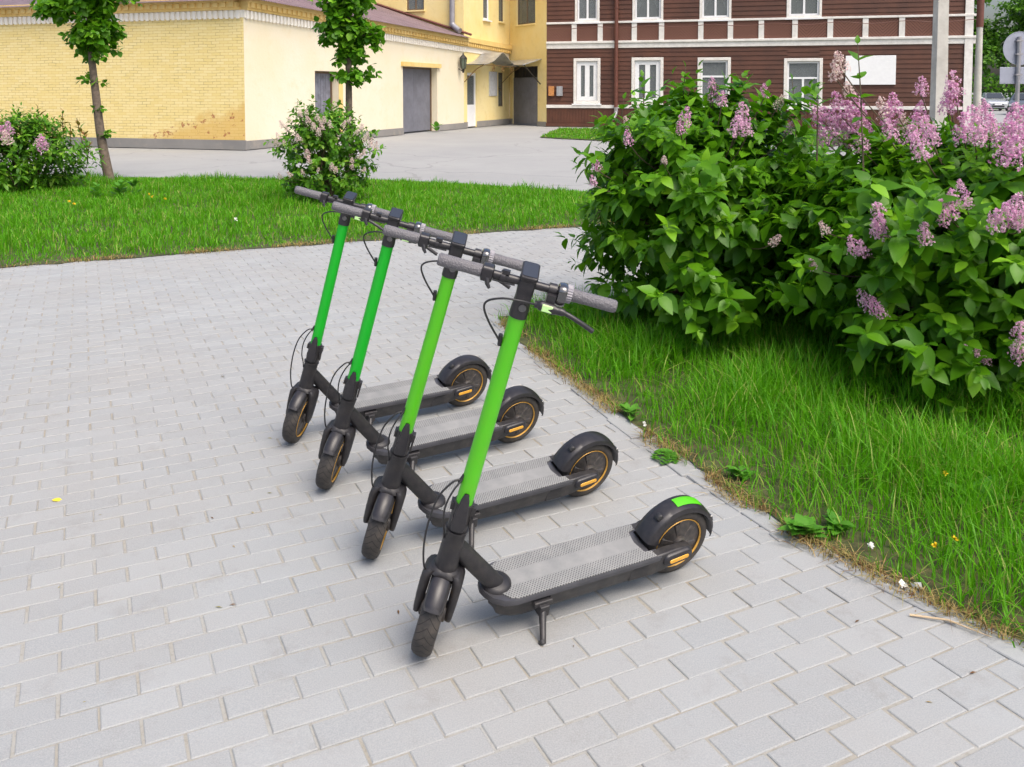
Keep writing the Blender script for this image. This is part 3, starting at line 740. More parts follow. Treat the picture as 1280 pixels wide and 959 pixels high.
mb = MB(); wbox(mb, S, uC + .003, S.L - .06, (topz(uC) + .22, topz(S.L) + .22), (topz(uC) + .40, topz(S.L) + .40), -.003, .12)
wbox(mb, S, uC + .003, S.L - .06, (topz(uC) + .40, topz(S.L) + .40), (topy(uC), topy(S.L)), -.003, .2)
u = uC + .1
while u < S.L - .3: wbox(mb, S, u, u + .12, topz(u) + .25, topz(u) + .38, .12, .165); u += .24
mb.build('cornice', M['cornice'], tall, world=True, smooth=0)
mb = MB()
for a_, b_ in ((uC, hd[0]), (hd[1], S.L)): wbox(mb, S, a_ + .003, b_ - .003, 0, .26, -.002, .03)
wbox(mb, RW, .05, rd[0], 0, .26, .002, .03); wbox(mb, RW, rd[1], RW.L - .02, 0, .2, .002, .03)
mb.build('plinth', M['plinth'], tall, world=True, smooth=0)
mb = MB(); mb.add([S.pt(uC - .3, HT + .004, .5), S.pt(S.L + .3, HT + .004, .5), S.pt(S.L + .3, HT + 1.6, -4.5), S.pt(uC - .3, HT + 1.6, -4.5), S.pt(uC - .3, HT, -9.5), S.pt(S.L + .3, HT, -9.5)], [[0, 1, 2, 3], [3, 2, 5, 4]])
mb.build('roof', M['roofmetal'], tall, world=True, smooth=0)

def window(W, h, parent, frame, fw=.07, mull=True, trans=None, curtain=None, casing=None, sill=True, w0=-.12, back=-.3, cm=None, name='window', cw=.1):
    u0, u1, z0, z1 = h
    mb = MB()
    wbox(mb, W, u0, u0 + fw, z0, z1, w0, w0 + .06); wbox(mb, W, u1 - fw, u1, z0, z1, w0, w0 + .06)
    wbox(mb, W, u0 + fw, u1 - fw, z0, z0 + fw, w0, w0 + .06); wbox(mb, W, u0 + fw, u1 - fw, z1 - fw, z1, w0, w0 + .06)
    um = (u0 + u1) / 2
    zt_ = z1 - fw if not trans else z0 + (z1 - z0) * trans
    if trans: wbox(mb, W, u0 + fw, u1 - fw, zt_ - fw / 2, zt_ + fw / 2, w0 + .002, w0 + .058)
    if mull: wbox(mb, W, um - fw * .55, um + fw * .55, z0 + fw, z1 - fw if not trans else zt_ - fw / 2, w0 + .004, w0 + .054)
    o = mb.build(name, frame, parent, world=True, smooth=0, bevel=.006, seg=1)
    mb = MB(); wbox(mb, W, u0 + fw, u1 - fw, z0 + fw, z1 - fw, w0 + .022, w0 + .028); mb.build('pane', M['glass'], o, world=True, smooth=0)
    mb = MB(); wbox(mb, W, u0, u1, z0, z1, back - .02, back); mb.build('room_behind', M['room'], o, world=True, smooth=0)
    if curtain:
        mb = MB()
        for (c0, c1, ztop, zbot) in curtain:
            a_, b_ = u0 + (u1 - u0) * c0, u0 + (u1 - u0) * c1; nn_ = 14
            top = [W.pt(a_ + (b_ - a_) * i / nn_, z0 + (z1 - z0) * ztop, w0 - .05 + .02 * (i % 2)) for i in range(nn_ + 1)]
            bot = [W.pt(a_ + (b_ - a_) * i / nn_, z0 + (z1 - z0) * (zbot if not isinstance(zbot, tuple) else zbot[0] + (zbot[1] - zbot[0]) * i / nn_), w0 - .05 + .02 * (i % 2)) for i in range(nn_ + 1)]
            mb.add(top + bot, [[i, i + 1, nn_ + 2 + i, nn_ + 1 + i] for i in range(nn_)])
        mb.build('curtain', cm or M['curtain'], o, world=True, smooth=0)
    if casing:
        mb = MB(); wbox(mb, W, u0 - cw, u0, z0 - cw, z1 + cw, -.0, .05); wbox(mb, W, u1, u1 + cw, z0 - cw, z1 + cw, 0, .05)
        wbox(mb, W, u0, u1, z1, z1 + cw, 0, .048); wbox(mb, W, u0, u1, z0 - cw, z0, 0, .048)
        mb.build('casing', casing, o, world=True, smooth=0, bevel=.008, seg=1)
    if sill:
        mb = MB(); wbox(mb, W, u0 - .06 - (cw if casing else 0), u1 + .06 + (cw if casing else 0), z0 - .06 - (cw if casing else 0), z0 - (cw if casing else 0) - .003, -.02, .11)
        mb.build('sill', frame if frame != M['oldframe'] else M['yellow'], o, world=True, smooth=0)
    return o
window(T, hole_t, tall, M['oldframe'], .06)
window(S, s1, tall, M['upvc'], .09, mull=False); window(S, s2, tall, M['oldframe'], .06, mull=False)
window(RW, rwin, tall, M['oldframe'], .06)
window(S, hw, tall, M['oldframe'], .05, mull=False, trans=.5, sill=False)
# white glazed entrance door
u0, u1, _, z1 = hd
mb = MB(); fw = .12
wbox(mb, S, u0, u0 + fw, .04, z1, -.14, -.06); wbox(mb, S, u1 - fw, u1, .04, z1, -.14, -.06); wbox(mb, S, u0 + fw, u1 - fw, z1 - fw, z1, -.14, -.06)
zm = S.hit(590, 131)[1]; wbox(mb, S, u0 + fw, u1 - fw, .04, zm, -.13, -.07)
dw = mb.build('white_door', M['upvc'], tall, world=True, smooth=0, bevel=.01)
mb = MB(); wbox(mb, S, u0 + fw, u1 - fw, zm, z1 - fw, -.105, -.098); mb.build('pane', M['glass'], dw, world=True, smooth=0)
mb = MB(); wbox(mb, S, u0, u1, .02, z1, -.5, -.47); mb.build('room_behind', M['room'], dw, world=True, smooth=0)
# steel door with dark transom
u0, u1, _, z1 = rd; zd = RW.hit(656, 97)[1]
mb = MB(); wbox(mb, RW, u0, u1, .02, zd, -.10, -.04); dr = mb.build('steel_door', M['greydoor'], tall, world=True, smooth=0, bevel=.01)
mb = MB(); wbox(mb, RW, u0, u1, zd + .003, z1, -.12, -.08)
for q in np.linspace(u0 + .05, u1 - .05, 9): wbox(mb, RW, q, q + .02, zd + .01, z1, -.08, -.06)
mb.build('transom_grille', M['darktransom'], dr, world=True, smooth=0)
mb = MB(); wbox(mb, RW, u1 - .16, u1 - .1, 1.0, 1.15, -.04, .0); mb.build('handle', M['lightgrey'], dr, world=True)
# notice board
nb = whole(S, 611, 620.5, 90, 120)
mb = MB(); wbox(mb, S, nb[0], nb[1], nb[2], nb[3], -.003, .05); bo = mb.build('notice_board', M['board'], tall, world=True, smooth=0, bevel=.008)
# arched canopy over the white door: half barrel of sheet metal, scrollwork end
ca = S.hit(579, 82)[0]; cb = S.hit(627, 82)[0]; zc = S.hit(600, 82)[1]; ct = S.hit(600, 69)[1] - zc + .12
mb = MB(); rr0, rr1 = [], []
for i in range(13):
    a_ = math.pi * i / 12
    rr0.append(((cb - ca) / 2 * -math.cos(a_), math.sin(a_) * ct))
cm_ = (ca + cb) / 2
prof = [(-1.0, 0), (-.75, .10), (-.5, .30), (-.28, .62), (-.1, .92), (0, 1), (.1, .92), (.28, .62), (.5, .30), (.75, .10), (1.0, 0)]
top0 = [S.pt(cm_ + x * (cb - ca) / 2, zc + y * ct, -.003) for x, y in prof]; top1 = [S.pt(cm_ + x * (cb - ca) / 2, zc + y * ct, .95) for x, y in prof]
k = len(prof); mb.add(top0 + top1 + [v - Vector((0, 0, .03)) for v in top0 + top1],
   [[i, i + 1, k + i + 1, k + i] for i in range(k - 1)] + [[2 * k + i, 3 * k + i, 3 * k + i + 1, 2 * k + i + 1] for i in range(k - 1)] + [[k + i, k + i + 1, 3 * k + i + 1, 3 * k + i] for i in range(k - 1)])
cn = mb.build('entrance_canopy', M['canopy'], tall, world=True, smooth=30)
mb = MB()
mb.tube([S.pt(ca, zc - .03, .93), S.pt(cb, zc - .03, .93)], .018, 6)
for sx_, cu in ((1, ca + (cb - ca) * .25), (-1, ca + (cb - ca) * .75), (1, ca + (cb - ca) * .5)):
    mb.tube([S.pt(cu + sx_ * .16 * (1 - t / 30) * math.cos(t * .42), zc - .18 + .16 * (1 - t / 30) * math.sin(t * .42), .93) for t in range(26)], .014, 5)
for uu in (ca + .03, cb - .03):
    mb.tube(smoothpath([S.pt(uu, zc - .04, .92), S.pt(uu, zc - .25, .55), S.pt(uu, zc - .75, .04)], 5), .02, 6)
mb.build('scrollwork', M['scroll'], cn, world=True)
ca = RW.hit(633, 82)[0]; cb = RW.hit(677, 82)[0]; z_ = RW.hit(655, 79)[1]
mb = MB(); mb.add([RW.pt(ca, z_ + .16, 0), RW.pt(cb, z_ + .16, 0), RW.pt(cb, z_ - .12, 1.0), RW.pt(ca, z_ - .12, 1.0)] + [RW.pt(ca, z_ + .13, 0), RW.pt(cb, z_ + .13, 0), RW.pt(cb, z_ - .16, 1.0), RW.pt(ca, z_ - .16, 1.0)],
  [[0, 1, 2, 3], [4, 7, 6, 5], [3, 2, 6, 7], [0, 3, 7, 4], [1, 5, 6, 2]])
c2 = mb.build('flat_canopy', M['canopy'], tall, world=True, smooth=0)
mb = MB(); mb.tube([RW.pt(cb - .05, z_ - .13, .92), RW.pt(cb - .05, z_ - 1.0, .03)], .025, 6); mb.build('bracket', M['iron'], c2, world=True); mb = MB(); mb.tube([RW.pt(ca + .05, z_ - .13, .92), RW.pt(ca + .05, z_ - 1.0, .03)], .025, 6)
mb.build('bracket', M['iron'], c2, world=True)
# downpipe on the return wall
u_, zz = T.hit(567, 30); z2_ = T.hit(567, 36)[1]
mb = MB(); mb.tube(smoothpath([T.pt(u_, HT - .2, .14), T.pt(u_, z2_ + .5, .14), T.pt(u_, z2_ + .2, .14), T.pt(u_ - .3, z2_ - .05, .24), T.pt(u_ - .42, z2_ - .12, .28)], 5), .12, 14)
for q in (5.5, 7.0): mb.tube([T.pt(u_, q, .14), T.pt(u_, q + .06, .14)], .14, 14)
mb.build('downpipe', M['zinc'], tall, world=True)
# wall lantern hangs on the wall: its own thing
ul, zl = S.hit(573, 80); lc = S.pt(ul, zl, .22)
lan = empty('wall_lantern', tuple(lc), label='green black wall lantern between the big grey gate and white entrance door', cat='lamp')
mb = MB(); mb.loft([[lc + Vector((math.cos(a) * r, math.sin(a) * r, z)) for a in [k * math.pi / 3 for k in range(6)]] for r, z in ((.03, -.38), (.07, -.22), (.10, -.2))]); 
mb.loft([[lc + Vector((math.cos(a) * r, math.sin(a) * r, z)) for a in [k * math.pi / 3 for k in range(6)]] for r, z in ((.17, .22), (.12, .30), (.04, .38), (.02, .46))])
for k in range(6): a = k * math.pi / 3; mb.tube([lc + Vector((math.cos(a) * .10, math.sin(a) * .10, -.2)), lc + Vector((math.cos(a) * .15, math.sin(a) * .15, .22))], .012, 4)
mb.tube([S.pt(ul, zl - .2, 0), S.pt(ul, zl - .32, .22)], .02, 6); mb.build('lantern_frame', M['iron'], lan, world=True)
mb = MB(); mb.loft([[lc + Vector((math.cos(a) * r, math.sin(a) * r, z)) for a in [k * math.pi / 3 for k in range(6)]] for r, z in ((.092, -.195), (.14, .215))]); mb.build('lantern_glass', M['lampglass'], lan, world=True)

# --- brown wooden house
W = Wall(BRL, BRR)
house = empty('wooden_house', (BRL[0], BRL[1], 0), label='dark brown wooden house with white window frames and a white railed band', cat='building')
zb = lambda py: W.hit(850, py)[1]
def px(W, x, y=90): return W.hit(x, y)[0]
z_b0, z_b1 = 3.48, 3.80          # lower white belt
z_r0 = z_b1 + .80                # upper rail
HB = 9.0; L = W.L
low_w = []
def whs(x0, x1, y0, y1, c=.1):
    a = W.hit(x0, y0); b = W.hit(x1, y1); return (a[0] + c, b[0] - c, b[1] + c, a[1] - c)
lw = [whs(718, 749.5, 74, 129), whs(790.5, 828, 73, 131), whs(873, 912, 73, 131.5), whs(981, 1026.5, 74, 135)]
uw = [whs(719, 749.5, -30, 29), whs(791, 829, -32, 28), whs(875, 914, -33, 27), whs(984, 1027, -36, 26)]
uw = [(a, b, z_r0 + .13, z_r0 + 2.0) for a, b, c, d in uw]
def siding(mb, W, u0, u1, z0, z1, p=.195, dpt=.028):
    z = z0
    while z < z1 - .001:
        zz = min(z + p, z1)
        mb.add([W.pt(u0, z, dpt), W.pt(u1, z, dpt), W.pt(u1, zz, .004), W.pt(u0, zz, .004), W.pt(u0, z, 0.002), W.pt(u1, z, 0.002)], [[0, 1, 2, 3], [4, 5, 1, 0]]); z = zz
def siding_holes(mb, W, u0, u1, z0, z1, hs):
    u = u0
    for h in sorted(hs):
        siding(mb, W, u, h[0], z0, z1); siding(mb, W, h[0], h[1], z0, h[2]); siding(mb, W, h[0], h[1], h[3], z1); u = h[1]
    siding(mb, W, u, u1, z0, z1)
mb = MB(); z_s = .95
wall_with_holes(mb, W, .01, L, 0.0, z_b0, lw, -.3, -.001); wall_with_holes(mb, W, .01, L, z_b0, HB, uw, -.3, -.001)
siding_holes(mb, W, .01, L - .05, z_s, z_b0, lw); siding_holes(mb, W, .01, L - .05, z_r0, HB, uw)
mb.build('wall', M['siding'], house, world=True, smooth=0)
SW = Wall(BRR, (BRR[0] + W.n.x * -9, BRR[1] + W.n.y * -9)); 
mb = MB(); a_, b_ = W.pt(L - .02, 0, -.3), W.pt(L - .02, 0, -9)
mb.add([W.pt(L, 0, -.3), W.pt(L, 0, -9), W.pt(L, HB, -9), W.pt(L, HB, -.3), W.pt(L - .1, 0, -9), W.pt(L - .1, HB, -9), W.pt(.01, 0, -9), W.pt(.01, HB, -9)], [[0, 1, 2, 3], [4, 6, 7, 5]])
mb.build('gable_wall', M['siding'], house, world=True, smooth=0)
mb = MB(); mb.add([W.pt(-.3, HB + .01, .6), W.pt(L + .5, HB + .01, .6), W.pt(L + .5, HB + 2.6, -4.5), W.pt(-.3, HB + 2.6, -4.5), W.pt(L + .5, HB, -9.6), W.pt(-.3, HB, -9.6)], [[0, 1, 2, 3], [3, 2, 4, 5]])
mb.build('roof', M['roofmetal'], house, world=True, smooth=0)
mb = MB(); wbox(mb, W, .01, L - .05, z_b1, z_r0, .002, .02); mb.build('chevron_frieze', M['chevron'], house, world=True, smooth=0, wall=W)
mb = MB(); wbox(mb, W, 0.0, L + .12, z_b0, z_b1 - .10, .001, .06); wbox(mb, W, 0.0, L + .14, z_b1 - .10, z_b1, .001, .12)
mb.build('belt_board', M['whitepaint'], house, world=True, smooth=0, bevel=.01, seg=1)
mb = MB(); wbox(mb, W, 0.0, L + .16, z_r0 - .03, z_r0 + .06, .001, .10); mb.build('upper_rail', M['whitepaint'], house, world=True, smooth=0, bevel=.01, seg=1)
for x in (718, 750.5, 793, 827, 876, 913, 951.5, 993.5, 1037.5, 1081.5, 1127, 1170):
    uu = px(W, x, 45); mb = MB(); wbox(mb, W, uu - .11, uu + .11, z_b1 + .002, z_r0 - .032, .021, .075); mb.build('frieze_post', M['whitepaint'], house, world=True, smooth=0)
mb = MB(); wbox(mb, W, L - .28, L + .02, 0, HB, .03, .085); 
mb.add([W.pt(L + .021, 0, .085), W.pt(L + .021, 0, -.2), W.pt(L + .021, HB, -.2), W.pt(L + .021, HB, .085)], [[0, 1, 2, 3]])
mb.build('corner_board', M['whitepaint'], house, world=True, smooth=0)
mb = MB(); wbox(mb, W, 0.0, L - .29, z_s - .12, z_s + .02, .001, .07); mb.build('base_rail', M['whitepaint'], house, world=True, smooth=0, bevel=.01, seg=1)
mb = MB(); u = .01
while u < L - .4: wbox(mb, W, u, u + .12, .16, z_s - .12, .001, .022); u += .135
wbox(mb, W, .0, L - .3, .0, .15, .001, .09); mb.build('base_boards', M['siding'], house, world=True, smooth=0)
cs = [[(.02, .3, .95, .05), (.62, .95, .95, .05)], [(.05, .35, .95, .3)], [(.05, .95, .97, .55), (.05, .95, .42, .1)], [(.02, .98, .97, .6), (.1, .95, .5, .05)]]
for i, h in enumerate(lw):
    window(W, h, house, M['upvc'], .19 if i < 2 else .08, mull=(i < 2 or i == 3), trans=None if i < 2 else .62, curtain=cs[i], casing=M['whitepaint'], w0=-.09, back=-.25, cw=.13, sill=True)
for i, h in enumerate(uw):
    window(W, h, house, M['upvc'], .08, mull=True, curtain=[(0, .5, 1, (.0, .75)), (.5, 1, 1, (.75, .0))] if 0 < i < 3 else [(0, .42, 1, 0), (.6, 1, 1, 0)], cm=M['greencurtain'] if i == 3 else None, casing=M['whitepaint'], w0=-.09, back=-.25, cw=.10, sill=True)
ud = px(W, 771, 60); mb = MB(); mb.tube([W.pt(ud, HB, .16), W.pt(ud, W.hit(771, 134)[1], .16)], .085, 12)
for q in (2.5, 5.2, 7.5): mb.tube([W.pt(ud, q, .16), W.pt(ud, q + .06, .16)], .10, 12)
mb.build('downpipe', M['brownpipe'], house, world=True)
zq = W.hit(771, 134)[1]; mb = MB(); mb.tube(smoothpath([W.pt(ud, zq, .16), W.pt(ud, zq - .25, .17), W.pt(ud - .08, zq - .5, .42)], 4), .09, 12); mb.build('pipe_elbow', M['zinc'], house, world=True)
for x0, x1, m_, nm in ((686.5, 693, 'orange', 'meter_box'), (696.5, 703.5, 'greybox', 'meter_box')):
    a_ = W.hit(x0, 108); b_ = W.hit(x1, 120); mb = MB(); wbox(mb, W, a_[0], b_[0], b_[1], a_[1], .03, .16); mb.build(nm, M[m_], house, world=True, smooth=0, bevel=.01)
a_ = W.hit(1057, 70); b_ = W.hit(1119, 106)
mb = MB(); wbox(mb, W, a_[0], b_[0], b_[1], a_[1], .035, .09)
tag(mb.build('sign_panel', M['panel'], None, smooth=0, bevel=.01), label='blank white rectangular panel on the brown siding right of the windows', cat='sign')
mb = MB(); pts_ = []
for i in range(40):
    u = .2 + (L + .1) * i / 39; pts_.append(W.pt(u, z_r0 - .22 - .05 * math.sin(i * 1.1), .17))
mb.tube(pts_, .014, 5)
tag(mb.build('cable', M['brownpipe'], None), label='thin brown cable slung along the band of the brown house', cat='cable')

# ------------------------------------------------------------ poles, signs, cars at right
Yp = 21.0; p0 = at(1175, 60, Yp)
mb = MB(); mb.loft([[Vector((p0.x + sx * w_, Yp + sy * w_, z)) for sx, sy in ((-1, -1), (1, -1), (1, 1), (-1, 1))] for w_, z in ((.155, -.02), (.13, 3.0), (.11, 8.5))])
for z in (2.05, 3.75): mb.box((p0.x - .136, Yp - .136, z), (p0.x + .136, Yp + .136, z + .015))
tag(mb.build('utility_pole', M['concrete'], None, smooth=0, bevel=.015), label='pale square concrete pole standing in front of the brown house', cat='pole')
Yq = 33.0; q0 = at(1224, 60, Yq); b0 = at(1221, 140, Yq)
po = empty('weathered_post', (b0.x, Yq, 0), label='weathered post past the white corner board, pale below and brown above', cat='pole')
zq = at(1225, 34, Yq).z
mb = MB(); mb.tube([(b0.x - .02, Yq, 0), (b0.x, Yq, 1.0), (q0.x, Yq, zq)], [.16, .14, .105], 12); mb.build('pale_base', M['concrete'], po, world=True)
mb = MB(); mb.tube([(q0.x, Yq, zq), (q0.x + .05, Yq, 8.5)], .125, 12); mb.build('brown_shaft', M['brownpipe'], po, world=True)
Ys = 16.0; c0 = at(1275, 60.5, Ys); cr = at(1277, 94, Ys)
sg = empty('road_sign', (c0.x - .05, Ys, 0), label='grey backs of a round and a rectangular road sign on one pole', cat='sign')
mb = MB(); mb.tube([(c0.x - .055, Ys - .03, 0), (c0.x - .03, Ys - .03, at(1275, 46, Ys).z)], .036, 12); mb.build('pole', M['zinc'], sg, world=True)
mb = MB(); n = 40; rr = .302
mb.loft([[Vector((c0.x + rr * q * math.cos(2 * math.pi * k / n), y, c0.z + rr * q * math.sin(2 * math.pi * k / n))) for k in range(n)] for q, y in ((1, Ys + .012), (1, Ys + .004), (.96, Ys + .004), (.955, Ys + .010))])
mb.build('round_plate', M['signback'], sg, world=True, smooth=30)
xa, xb = at(1250, 94, Ys).x, at(1306, 94, Ys).x; za, zz_ = at(1270, 105, Ys).z, at(1270, 84, Ys).z
mb = MB(); mb.box((xa, Ys + .006, za), (xb, Ys + .014, zz_)); mb.build('rectangular_plate', M['signback'], sg, world=True, smooth=0, bevel=.004)
for z in (c0.z - .12, c0.z + .12, (za + zz_) / 2):
    mb = MB(); mb.box((c0.x - .09, Ys - .07, z), (c0.x + .02, Ys + .003, z + .03)); mb.build('clamp', M['zinc'], sg, world=True, smooth=0)

def car(name, loc, yaw, paint, label):
    c = empty(name, loc, Matrix.Rotation(yaw, 3, 'Z'), label=label, cat='car', group='cars parked beyond the wooden house')
    # x forward, stations: x, half width low, half width high, z bottom, z belt, z top, half width roof
    st = [(2.10, .62, .60, .28, .62, .64, .45), (2.02, .80, .76, .22, .70, .72, .6), (1.75, .87, .82, .20, .82, .84, .66), (1.2, .88, .84, .20, .92, .95, .68), (.85, .88, .85, .20, .96, 1.00, .70),
          (.15, .88, .85, .20, .98, 1.42, .60), (-.5, .88, .86, .20, .99, 1.48, .60), (-1.2, .88, .85, .20, 1.0, 1.44, .58), (-1.75, .86, .82, .22, 1.0, 1.30, .56), (-2.05, .78, .74, .26, .95, 1.0, .55), (-2.12, .70, .66, .32, .8, .82, .5)]
    rings = [[Vector((x, s_ * a, z)) for s_, a, z in ((-1, b, zb_), (-1, h * 1.02, (zb_ + zl_) / 2), (-1, h, zl_), (-1, r_, zt), (1, r_, zt), (1, h, zl_), (1, h * 1.02, (zb_ + zl_) / 2), (1, b, zb_))] for x, b, h, zb_, zl_, zt, r_ in st]
    mb = MB(); mb.loft(rings); mb.build('body', paint, c, smooth=50, bevel=.02)
    mb = MB(); mb.add([(.88, .64, 1.03), (.88, -.64, 1.03), (.19, -.53, 1.415), (.19, .53, 1.415), (.90, .64, 1.045), (.90, -.64, 1.045), (.21, -.53, 1.435), (.21, .53, 1.435)], [[0, 1, 2, 3], [4, 5, 6, 7], [0, 1, 5, 4], [1, 2, 6, 5], [2, 3, 7, 6], [3, 0, 4, 7]])
    mb.build('windscreen', M['carglass'], c, smooth=0)
    for s_ in (-1, 1):
        mb = MB(); mb.add([(.7, s_ * .84, 1.0), (.1, s_ * .645, 1.39), (-1.3, s_ * .64, 1.38), (-1.7, s_ * .80, 1.04), (.7, s_ * .80, 1.0), (.1, s_ * .60, 1.39), (-1.3, s_ * .6, 1.38), (-1.7, s_ * .76, 1.04)], [[0, 1, 2, 3], [7, 6, 5, 4], [0, 1, 5, 4], [1, 2, 6, 5], [2, 3, 7, 6], [3, 0, 4, 7]])
        mb.build('side_window', M['carglass'], c, smooth=0)
        mb = MB(); mb.box((1.86, s_ * .52, .60), (2.07, s_ * .78, .74)) if s_ > 0 else mb.box((1.86, -.78, .60), (2.07, -.52, .74)); mb.build('headlight', M['headlamp'], c, smooth=0, bevel=.03)
        mb = MB(); mb.tube([(.82, s_ * .86, 1.0), (.80, s_ * 1.02, 1.04)], [.05, .085], 8); mb.build('mirror', paint, c)
        for x in (1.32, -1.32):
            mb = MB(); mb.lathe([(.20, -.10), (.30, -.10), (.315, -.06), (.315, .06), (.30, .10), (.20, .10)], 'y', 24); wl = mb.build('wheel', M['tyre'], c, local=Matrix.Translation((x, s_ * .80, .315)))
            mb = MB(); mb.lathe([(.02, -.07), (.2, -.06), (.2, .06), (.02, .07)], 'y', 24); mb.build('rim', M['zinc'], wl)
    mb = MB(); mb.box((2.0, -.45, .32), (2.125, .45, .46)); mb.box((2.0, -.4, .52), (2.12, .4, .60)); mb.build('grille', M['darktransom'], c, smooth=0, bevel=.02)
    mb = MB(); mb.box((2.10, -.26, .47), (2.135, .26, .58)); mb.build('number_plate', M['panel'], c, smooth=0)
    return c
cg = gnd(1241, 138); car('parked_car', (cg.x, cg.y, -.015), R(-90 - 18), M['carsilver'], 'silver hatchback facing the camera, fully visible left of the sign pole')
cg = gnd(1279, 143); car('parked_car', (cg.x, cg.y, -.015), R(-90 - 32), M['cardark'], 'dark grey car half hidden behind the sign pole at the frame edge')

# ------------------------------------------------------------ plants
def unit(v): return v / (np.linalg.norm(v) + 1e-9)
def shoot_leaves(P, Rs, Sz, base, direc, length, pairs, size, droop, sag=0.25):
    """opposite leaf pairs along a shoot; returns tip"""
    d = unit(direc); side0 = unit(np.cross(d, unit(rng.normal(size=3)))); tip = base + d * length
    for k in range(pairs):
        f = (k + .5) / pairs; p = base + d * length * f + np.array([0, 0, -sag * length * f * f * .3])
        s_ = side0 if k % 2 == 0 else np.cross(d, side0)
        sc = size * (0.68 + .5 * math.sin(math.pi * min(1, f * .9 + .1))) * rng.uniform(.62, 1.22)
        for sg_ in (1, -1):
            ld = unit(s_ * sg_ + d * (.35 + .5 * f) + np.array([0, 0, -droop * rng.uniform(.2, 1.5)]) + rng.normal(0, .24, 3))
            up = unit(np.array([0, 0, 1.0]) * .9 + d * .5 + rng.normal(0, .22, 3))
            P.append(p); Rs.append(frame_from(ld, up)); Sz.append(sc)
    P.append(tip); Rs.append(frame_from(unit(d + rng.normal(0, .3, 3)), np.array([0, 0, 1.0]))); Sz.append(size * .55)
def bush(name, center, rad, base, nsh, size, mat, label, tmpl=LEAF, droop=.45, inner=.3, flowers=(), fmat='pink', fsize=.15, shoot=.26, up=.22, stems=40, group=None, zmin=.04, pairs=5, tall=(), ztop=9.0):
    b = empty(name, (base[0], base[1], 0), label=label, cat='shrub', **({'group': group} if group else {}))
    c = np.array(center, float); r = np.array(rad, float); P, Rs, Sz = [], [], []; tips = []
    ph = rng.uniform(0, 6, 6)
    for i in range(nsh):
        v = unit(rng.normal(size=3)); 
        if v[2] < -.75: v[2] *= -1
        lmp = 1 + .10 * math.sin(3 * math.atan2(v[1], v[0]) + ph[0] + 2 * v[2]) + .08 * math.sin(5 * math.atan2(v[1], v[0]) + ph[1]) + .08 * math.sin(7 * v[2] + 2.5 * math.atan2(v[1], v[0]) + ph[2])
        q = rng.uniform(.80, 1.03) if rng.uniform() > inner else rng.uniform(.35, .8)
        if rng.uniform() < .10 and c[1] < 7: q = rng.uniform(1.03, 1.17)
        vs_ = v.copy()
        if v[2] < 0: vs_[:2] = unit(v[:2]) * max(np.linalg.norm(v[:2]), .99 + .36 * v[2] if rng.uniform() < .8 else 0)
        p = c + vs_ * r * q * lmp
        if v[2] < 0: p[2] = c[2] + v[2] * r[2] * q * 1.28
        if p[2] < zmin: p[2] = zmin + rng.uniform(0, .12)
        if p[2] > ztop: p[2] = ztop - rng.uniform(0, .15)
        d = unit(v * np.array([1, 1, .6]) + np.array([0, 0, up]) + rng.normal(0, .22, 3))
        L_ = shoot * rng.uniform(.7, 1.3); bs = p - d * L_; bs[2] = max(bs[2], .03)
        shoot_leaves(P, Rs, Sz, bs, d, L_, pairs, size, droop); tips.append(bs)
    mb = MB()
    for (tx, ty, tyY, n_) in tall:
        e = np.array(at(tx, ty, tyY)); s0 = e - np.array([rng.normal(0, .03), rng.normal(0, .03), n_ * .11]); d = unit(e - s0)
        mb.tube([tuple(s0 - [0, 0, .15]), tuple((s0 + e) / 2), tuple(e)], [.005, .004, .002], 5)
        shoot_leaves(P, Rs, Sz, s0, d, float(np.linalg.norm(e - s0)), n_, size * .85, .1)
    scatter('foliage', tmpl, np.array(P), np.array(Rs), np.array(Sz), mat, b)
    idx = rng.choice(len(tips), min(stems, len(tips)), replace=False)
    for i in idx:
        t = tips[i]; g = np.array([base[0] + rng.normal(0, .10 * r[0]), base[1] + rng.normal(0, .10 * r[1]), -.01]); m_ = g * .45 + t * .55 + np.array([0, 0, .12]); m_[:2] = g[:2] * .6 + t[:2] * .4
        mb.tube(smoothpath([tuple(g), tuple(m_), tuple(t)], 4), [.013 - .001 * k_ for k_ in range(9)], 5)
    for fl in flowers:
        fx, fy, sc = fl[:3]
        d = np.array(ray(fx, fy)); o = np.array(EYE)
        a_ = (d / r); o_ = (o - c) / r; qa = a_ @ a_; qb = 2 * a_ @ o_; qc = o_ @ o_ - 1.0; disc = qb * qb - 4 * qa * qc
        t = (-qb - math.sqrt(disc)) / (2 * qa) if disc > 0 else -qb / (2 * qa)
        p = o + d * t; p = p - unit(d) * .11
        fm = (fmat if len(fl) < 4 else fl[3])
        me = random.choice(PAN[fm]); ob = bpy.data.objects.new('flower_cluster', me); C.objects.link(ob)
        out = unit((p - c) / r); dirn = unit(np.array([0, 0, 1.0]) + out * .55 + rng.normal(0, .2, 3))
        ob.parent = b; Rm_ = Vector(dirn).to_track_quat('Z', 'Y').to_matrix().to_4x4()
        k_ = fsize * sc; ob.matrix_basis = Matrix.Translation(Vector(p) - MATW[b].translation - Vector(dirn) * k_ * .45) @ Rm_ @ Matrix.Rotation(random.uniform(0, 6), 4, 'Z') @ Matrix.Scale(k_, 4)
        f0 = Vector(p) - Vector(dirn) * k_ * .40; cin = Vector(c) + (f0 - Vector(c)) * .62; cin.z = min(cin.z, f0.z - .08)
        mb.tube(smoothpath([tuple(cin), tuple(f0.lerp(cin, .4) - Vector((0, 0, .02))), tuple(f0)], 3), .0038 if size < .12 and c[1] < 8 else .005, 5)
    mb.build('stem', M['stem'], b, world=True)
    return b
